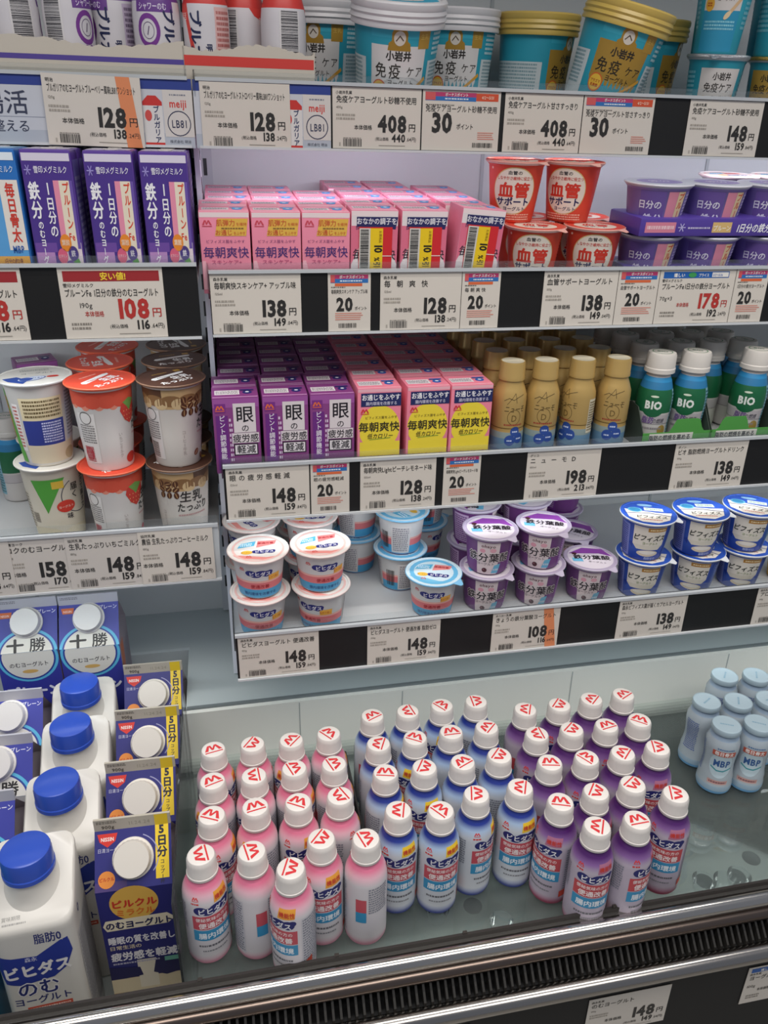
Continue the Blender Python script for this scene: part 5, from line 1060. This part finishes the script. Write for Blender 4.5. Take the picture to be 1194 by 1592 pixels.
def bio_tray(x0, x1, label, hump):
    m = MB(); G = M(0x4f9a45, 0.5)
    R = lambda x, d, h: SH3.P(x, d, h)
    # floor, front with a raised scallop, low sides
    q = [R(x, d, h) for h in (0, 0.8) for d in (5, 52) for x in (x0, x1)]; m.add(q, [(0, 2, 3, 1), (4, 5, 7, 6), (0, 1, 5, 4), (2, 6, 7, 3), (0, 4, 6, 2), (1, 3, 7, 5)], G)
    n = 24; top = []
    for i in range(n+1):
        t = i/n; top.append((x0+(x1-x0)*t, 19+15*max(0, min(1, 2.2*math.exp(-((t-hump)/0.22)**4)-0.6))))
    vs = [R(x, d, h) for d in (4.2, 5.0) for x, hh in top for h in (0, hh)]; b = 2*(n+1)
    fs = []
    for i in range(n): fs += [(2*i, 2*i+2, 2*i+3, 2*i+1), (b+2*i, b+2*i+1, b+2*i+3, b+2*i+2), (2*i+1, 2*i+3, b+2*i+3, b+2*i+1)]
    m.add(vs, fs, G)
    for x in (x0, x1-0.8):
        q = [R(x+e, d, h) for e in (0, 0.8) for d, h in ((5, 0), (52, 0), (52, 40), (40, 46), (24, 44), (5, 19))]
        m.add(q, [tuple(range(5, -1, -1)), tuple(range(6, 12))]+[(i, (i+1) % 6, 6+(i+1) % 6, 6+i) for i in range(6)], M(0x3f4a40, 0.5))
    fr = R(x0, 4.2, 0); p = Print(m, flat(fr, (1, 0, 0), SH3.n)); w = x1-x0
    p.rect(8, 9, w*0.72, 18, 0xd9d6cc, 0); p.text('脂肪の燃焼を高める', w*0.39, 10.6, 6.6, 0x2a2a2e, 1, 'c', 0.9, 0.03, fit=w*0.6)
    o = m.build('display_tray'); o.location = (0, 0, EYE*S); return tag(o, label, 'cardboard tray', 'green display trays')
x0 = X_at(SH3, 1028, 560, 30, 95)-21.5; x1 = X_at(SH3, 1082, 560, 30, 95)+21.5
bio_tray(x0, x1, 'green cardboard tray under the green labelled bottles beside the gold ones', 0.62)
x0b = X_at(SH3, 1176, 560, 30, 95)-58
bio_tray(x0b, X_at(SH3, 1176, 560, 30, 95)+26, 'green cardboard tray at the right edge of the photo', 0.35)

# --- lowest right shelf
def stack(proto, px, py, dep, n, labels, hh, turns, step, lean=0, jit=(0, 0)):
    x = X_at(SH4, px, py, dep, hh)
    for k in range(n): proto.on(SH4, x+jit[0]*k, dep+jit[1]*k, labels[k], turn=turns[k], h=k*step, lean=lean)
stack(p_bi, 401, 850, 34, 2, ('white cup with pink rimmed lid, lower one of the stack beside the bay panel', 'white cup with pink rimmed lid, upper one of the stack beside the bay panel'), 100, (5, 0), 50.8)
stack(p_bi, 498, 842, 36, 2, ('white cup with pink rimmed lid, lower one of the second stack from the panel', 'white cup with pink rimmed lid, upper one of the second stack from the panel'), 100, (-25, 12), 50.8)
for k, (px, dep) in enumerate(((392, 104), (482, 106), (388, 172), (472, 174))):
    for q in range(2): p_bi.on(SH4, X_at(SH4, px, 830, dep, 100), dep, 'shaded white cup, %s, %s, %s stack from the panel' % (('lower', 'upper')[q], ROWNAME[1+k//2], wd(k % 2)), turn=random.uniform(-60, 60), h=q*50.8)
p_biz.on(SH4, X_at(SH4, 674, 895, 40, 50), 40, 'white cup with blue rimmed lid standing alone at the front', turn=-4)
stack(p_biz, 622, 870, 104, 2, ('white cup with blue lid, lower one of the stack behind the lone cup', 'white cup with blue lid, upper one of the stack behind the lone cup'), 55, (150, 128), 50.8)
stack(p_biz, 553, 850, 154, 2, ('white cup with blue lid, lower, rear stack toward the pink rimmed cups', 'white cup with blue lid, upper, rear stack toward the pink rimmed cups'), 55, (110, 100), 50.8)
stack(p_biz, 656, 830, 172, 2, ('white cup with blue lid, lower, rearmost stack toward the purple cups', 'white cup with blue lid, upper, rearmost stack toward the purple cups'), 55, (60, 190), 50.8)
stack(p_fe, 763, 815, 42, 2, ('purple cup, lower one of the stack beside the lone blue lidded cup', 'purple cup, upper one of the stack beside the lone blue lidded cup'), 100, (4, 0), 50.8)
stack(p_fe, 846, 805, 44, 2, ('purple cup, lower one of the middle front stack', 'purple cup, upper one of the middle front stack'), 100, (0, -4), 50.8)
p_fe.on(SH4, X_at(SH4, 917, 872, 42, 50), 42, 'single purple cup at the front beside the blue and cream cups', turn=6)
for k, (px, dep, n) in enumerate(((735, 112, 2), (812, 114, 2), (890, 112, 1), (790, 182, 2), (865, 182, 2))):
    for q in range(n): p_fe.on(SH4, X_at(SH4, px, 830, dep, 80), dep, 'purple cup behind, %s, %s stack, %s' % (('lower', 'upper')[q], wd(k % 3), ROWNAME[1+k//3]), turn=(60, 30, -20, 90, 200)[k]+20*q, h=q*50.8)
for c, (px, py) in enumerate(((1004, 822), (1085, 816), (1163, 808))):
    for q in range(2):
        p_bf.on(SH4, X_at(SH4, px-((8, 6, 12)[c] if q == 0 else 0), py+(64 if q == 0 else 0), 38, 106-54*(1-q)), 38, 'blue and cream cup, %s, %s stack from the purple cups' % (('lower', 'upper')[q], wd(c)), turn=((8, 12), (-2, 22), (12, 8))[c][q], h=q*53.8)
def f_yellow():
    r = empty('yogurt_cup'); pf = [(21, 0, 0xd0a030), (22.5, 1.5, 0xd6a832), (28, 46, 0xd6a832), (30, 48, 0xdcdad0), (30, 50, 0xdcdad0)]
    mb = MB(); mb.rings(pf, 40); p = Print(mb, around(pf, 25), 3.0); p.poly([(-14, 10), (-4, 40), (4, 18), (10, 38), (16, 8), (6, 14), (-4, 8)], 0x2f4a26, 0); p.fine(-10, 26, 16, 34, 1, 0x1d1d1c, 1); p.rect(-20, 2, 20, 9, 0xe6d8a0, 0); kid('cup', mb, r)
    l = MB(); l.rings([(31, 49.6, 0xd6dcd0), (31, 51, 0xd6dcd0), (28, 51.2, 0x5f9a3c)], 40); kid('foil_lid', l, r); return r
p_yel = Proto(f_yellow, 'yogurt cup', None)
p_yel.on(SH4, X_at(SH4, 1222, 895, 36, 30), 36, 'yellow and green aloe cup at the right edge of the lowest shelf', turn=-10)

# --- upper shelf
p_tw.on(SH1, X_at(SH1, 612, 70, 50, 80), 50, 'white lidded teal tub at the front, leaning toward the shopper', lean=9, turn=4, h=2)
p_tw.on(SH1, X_at(SH1, 713, 20, 142, 110), 142, 'white lidded teal tub standing just behind the leaning white lidded one', turn=-2)
p_tw.on(SH1, X_at(SH1, 502, 20, 146, 110), 146, 'white lidded teal tub partly hidden behind the strawberry bottles', turn=-14)
p_tg.on(SH1, X_at(SH1, 839, 20, 144, 110), 144, 'gold lidded tub standing upright between white and leaning tubs', turn=62)
p_tg.on(SH1, X_at(SH1, 932, 80, 52, 80), 52, 'gold lidded tub at the front, tilted sideways', lean=6, roll=11, turn=10, h=9)
p_tg.on(SH1, X_at(SH1, 1010, 30, 146, 110), 146, 'gold lidded tub standing upright behind the tilted one', turn=70)
def sm(px, dep, kind, q, lab, turn): kind.on(SH1, X_at(SH1, px, 110 if q == 0 else 50, dep, 70+85*q), dep, lab, turn=turn, h=85.4*q)
sm(1112, 36, p_sw, 0, 'small teal foil cup, lower, beside the tilted gold tub', 14); sm(1122, 36, p_sw, 1, 'small teal foil cup, upper, beside the tilted gold tub', -4)
sm(1208, 38, p_sg, 0, 'small gold foil cup, lower, at the right edge', -16); sm(1218, 38, p_sw, 1, 'small teal foil cup, upper, at the right edge', 40)
sm(1116, 106, p_sw, 0, 'small teal foil cup, lower, rear stack behind the front one', 30); sm(1116, 106, p_sw, 1, 'small teal foil cup, upper, rear stack behind the front one', 120)
sm(1204, 108, p_sw, 0, 'small teal foil cup, lower, second rear stack', 150); sm(1204, 108, p_sw, 1, 'small teal foil cup, upper, second rear stack', 130)
def shots(sh, proto, spots, nm):
    first = None
    for i, (px, dep, t) in enumerate(spots):
        x = X_at(sh, px, 60, dep, 80); first = x if first is None else first
        proto.on(sh, x, dep, 'white and %s bottle in the torn tray, %s from the bay panel' % (nm, ('first', 'second', 'third', 'fourth', 'rear first', 'rear second')[i] if nm[0] == 'p' else ('first', 'second', 'third', 'rear first')[i]), turn=t)
    return first
fr = shots(SH1, p_or, ((322, 32, -62), (380, 64, 60), (441, 32, 118), (332, 98, 30)), 'red strawberry')
fp_ = shots(LH1, p_op, ((246, 32, -4), (180, 56, -60), (110, 32, 62), (28, 34, 118), (222, 98, 30), (118, 98, 140)), 'purple blueberry')
def torn_tray(sh, x0, x1, col, label, seed):
    rnd = random.Random(seed); m = MB(); C = M(0xcfc6b8, 0.6, noise=0.2)
    n = 40; top = [(x0+(x1-x0)*i/n, 72+rnd.uniform(-1.2, 1.2)+3*math.sin(i*0.21+seed)) for i in range(n+1)]
    vs = [sh.P(x, d, h) for d in (8, 9.4) for x, hh in top for h in (0, hh)]; b = 2*(n+1); fs = []
    for i in range(n): fs += [(2*i, 2*i+2, 2*i+3, 2*i+1), (b+2*i, b+2*i+1, b+2*i+3, b+2*i+2), (2*i+1, 2*i+3, b+2*i+3, b+2*i+1)]
    m.add(vs, fs, C)
    q = [sh.P(x, d, h) for h in (0, 0.8) for d in (9, 92) for x in (x0, x1)]; m.add(q, [(0, 2, 3, 1), (4, 5, 7, 6), (0, 1, 5, 4), (2, 6, 7, 3), (0, 4, 6, 2), (1, 3, 7, 5)], C)
    for x in (x0, x1-1):
        q = [sh.P(x+e, d, h) for e in (0, 1) for d, h in ((9, 0), (92, 0), (92, 60), (9, 71))]; m.add(q, [(3, 2, 1, 0), (4, 5, 6, 7)]+[(i, (i+1) % 4, 4+(i+1) % 4, 4+i) for i in range(4)], C)
    p = Print(m, flat(sh.P(x0, 8, 0), (1, 0, 0), sh.n)); p.rect(1, 57, x1-x0-1, 65 if col == 0xd8453e else 61, col, 0)
    o = m.build('torn_display_tray'); o.location = (0, 0, EYE*S); return tag(o, label, 'cardboard tray', 'torn cardboard trays')
torn_tray(SH1, fr-22.5, X_at(SH1, 441, 60, 32, 80)+26, 0xd8453e, 'torn cardboard tray with a red stripe holding the strawberry bottles', 3)
torn_tray(LH1, -240, fp_+22.5, 0x5a4a9a, 'torn cardboard tray with a violet stripe holding the blueberry bottles', 5)

# --- left bay, upper and lower carton shelves
for c, px in enumerate((259, 175, 80)):
    x = X_at(LH2, px, 310, 4, 70)
    for k in range(5): p_prune.on(LH2, min(x, XP-4-21) if k > 1 else x, 4+k*37, 'violet iron drink carton, %s, %s column from the bay panel' % (ROWNAME[k], wd(c)), face=False, turn=random.uniform(-0.8, 0.8))
x = X_at(LH2, -2, 330, 4, 60)
for k in range(5): p_milk.on(LH2, x, 4+k*37, 'blue milk protein carton at the left edge, %s' % ROWNAME[k], face=False)
xs, xc, xy = X_at(LH3, 156, 600, 36, 178), X_at(LH3, 266, 590, 36, 178), X_at(LH3, 58, 600, 38, 178)
xs = min(xs, xc-67)
for k in range(3):
    for q in range(2):
        p_st.on(LH3, xs-(8 if k else 0), 36+k*69, 'tall strawberry milk cup, %s layer, %s' % (('lower', 'upper')[q], ROWNAME[k]), turn=(30, 42)[q] if k == 0 else random.uniform(-90, 90), h=q*90)
        p_cf.on(LH3, xc if k == 0 else min(xc, XP-4-34), 36+k*69, 'tall coffee milk cup, %s layer, %s' % (('lower', 'upper')[q], ROWNAME[k]), turn=(-34, 30)[q] if k == 0 else random.uniform(-90, 90), h=q*90)
xy = xs-65
p_yf.on(LH3, xy, 58, 'white drinking yogurt cup with green flash, lower layer', turn=-6)
p_yb.on(LH3, xy, 58, 'white and navy drinking yogurt cup showing its back, upper layer', turn=0, h=90)
p_yf.on(LH3, xy-12, 130, 'white drinking yogurt cup behind the front stack', turn=40)
for q in (0, 1): p_eye.on(LH3, X_at(LH3, 54, 545, 186, 150), 186, 'purple carton behind the white drink cups, %s of two' % ('lower', 'upper')[q], h=q*79.5, turn=8)
p_bio.on(LH3, X_at(LH3, -8, 600, 150, 150), 165, 'dark green bottle at the left edge behind the white cups', turn=160)

# --- lower left: gable cartons and square bottles on the deep deck
def ridge(px0, py0, px1, py1, sh, h):
    a = at_z((px0+px1)/2, (py0+py1)/2, sh.plate+h); return a.x, a.y-sh.front
for k, q in enumerate(((145, 1275, 264, 1263), (162, 1187, 272, 1175), (177, 1107, 279, 1095), (189, 1035, 285, 1027))):
    x, d = ridge(*q, LFLOOR, 234); x = min(x, XP-36.5)
    p_pil.on(LFLOOR, x, d, 'navy gable carton with yellow corner strip, %s' % ROWNAME[k], face=False, turn=-1.5)
for k, (px, py) in enumerate(((71, 1056), (51, 1138), (23, 1226))):
    a = at_z(px, py, LFLOOR.plate+234); p_tok.on(LFLOOR, a.x-36, a.y-LFLOOR.front-(16 if k == 0 else 0), 'blue gable carton at the left edge, %s row behind the square bottle' % wd(2-k), face=False, turn=-1)
for px, py, lab in ((146, 934, 'blue gable carton on the rear riser nearer the bay panel'), (48, 941, 'blue gable carton on the rear riser nearer the left edge')):
    a = at_z(px, py, STEP.plate+234); p_tok.on(STEP, a.x-10, a.y-STEP.front+18, lab, face=False)
for k, (px, py) in enumerate(((46, 1318), (94, 1213), (115, 1124), (131, 1049))):
    a = at_z(px, py, LFLOOR.plate+244); p_pet.on(LFLOOR, a.x-4, a.y-LFLOOR.front-(14 if k == 3 else 0), 'square white milk bottle with blue cap, %s' % ROWNAME[k], face=False, turn=3)
a = at_z(46, 1318, LFLOOR.plate+244)
p_teal.on(LFLOOR, a.x-88, a.y-LFLOOR.front-8, 'turquoise gable carton cut off by the lower left corner', face=False, turn=0)

# --- glass deck: the small drink bottles
PINK = [[(312, 1326, 14), (392, 1321, 165), (452, 1346, -48), (501, 1302, 2), (567, 1301, 140)], [(333, 1264, 46), (395, 1252, -58), (465, 1244, 6), (525, 1235, 82)], [(332, 1211, -80), (396, 1203, -52), (456, 1192, 52), (518, 1185, 76)], [(334, 1162, 56), (393, 1154, 130), (451, 1148, -64), (510, 1138, 72)]]
BLUE = [[(620, 1257, 8), (685, 1257, 16), (741, 1232, 56), (812, 1222, 14)], [(602, 1198, 60), (660, 1190, 0), (719, 1182, 150), (775, 1172, 100)], [(591, 1153, 140), (645, 1144, -42), (702, 1135, 150), (755, 1128, 62)], [(580, 1110, 120), (634, 1103, 170), (688, 1094, -18), (739, 1088, 90)]]
VIOL = [[(928, 1281, 18), (991, 1272, 66)], [(874, 1242, -32), (928, 1228, 50), (982, 1218, 44), (1048, 1231, 0)], [(860, 1182, 150), (914, 1175, 28), (967, 1168, 150), (1019, 1160, 4)], [(838, 1138, 22), (891, 1131, 66), (942, 1125, 60), (992, 1117, 150)], [(817, 1100, 140), (870, 1093, 30), (920, 1084, 140), (969, 1077, 160)]]
RN = ['row nearest the chrome rail', 'second row from the chrome rail', 'third row from the chrome rail', 'fourth row from the chrome rail', 'fifth row from the chrome rail']
placed = []
for proto, rows, nm, ref in ((p_dp, PINK, 'pink', 'navy cartons'), (p_db, BLUE, 'blue', 'pink bottles'), (p_dv, VIOL, 'purple', 'blue bottles')):
    for r, row in enumerate(rows):
        for c, (px, py, t) in enumerate(row):
            a = at_z(px, py+2, TRAY.plate+118); x, d = a.x, a.y-TRAY.front
            placed.append([x, d, t, '%s drink bottle, %s, %s from the %s' % (nm, RN[r], wd(c), ref), proto])
for _ in range(80):                     # nudge apart any two that touch, and off the dark divider plate
    for i in range(len(placed)):
        A = placed[i]
        if A[4] is p_dp and A[1] > 88: A[0] = min(A[0], 84.2)
        if A[4] is p_db and A[1] > 104: A[0] = max(A[0], 126.8)
        for j in range(i):
            B = placed[j]; dx, dy = A[0]-B[0], A[1]-B[1]; L = math.hypot(dx, dy)
            if L < 40.3:
                e = (40.3-L)/2/L; A[0] += dx*e; A[1] += dy*e; B[0] -= dx*e; B[1] -= dy*e
for x, d, t, lab, proto in placed:
    o = proto.on(TRAY, x, d, lab, turn=t)
    for ch in KIDS[o.name]:
        if ch.name.startswith('screw'): ch.rotation_euler.z = random.uniform(-2.2, 2.2)-math.radians(t)
m = MB(); m.box(104.6, 106.4, 572, 695, -673, -622, M(0x2c2a28, 0.4)); m.box(100, 111, 572, 695, -673, -671.6, M(0x2c2a28, 0.4))
tag(world_obj('row_divider', m), 'thin dark divider plate between the pink and the blue bottles', 'divider')
for i, (px, py) in enumerate(((1130, 1123), (1180, 1121), (1099, 1086), (1148, 1086), (1197, 1083), (1127, 1046), (1176, 1046))):
    a = at_z(px, py+4, TRAY.plate+88)
    p_mbp.on(TRAY, a.x, a.y-TRAY.front, 'pale blue drink bottle with painted haze, %s, %s from the purple bottles' % (('front row', 'middle row', 'rear row')[0 if i < 2 else 1 if i < 5 else 2], wd(i if i < 2 else i-2 if i < 5 else i-5)), turn=(14, 10, 70, 100, 60, 90, 100)[i])
bpy.context.view_layer.update()
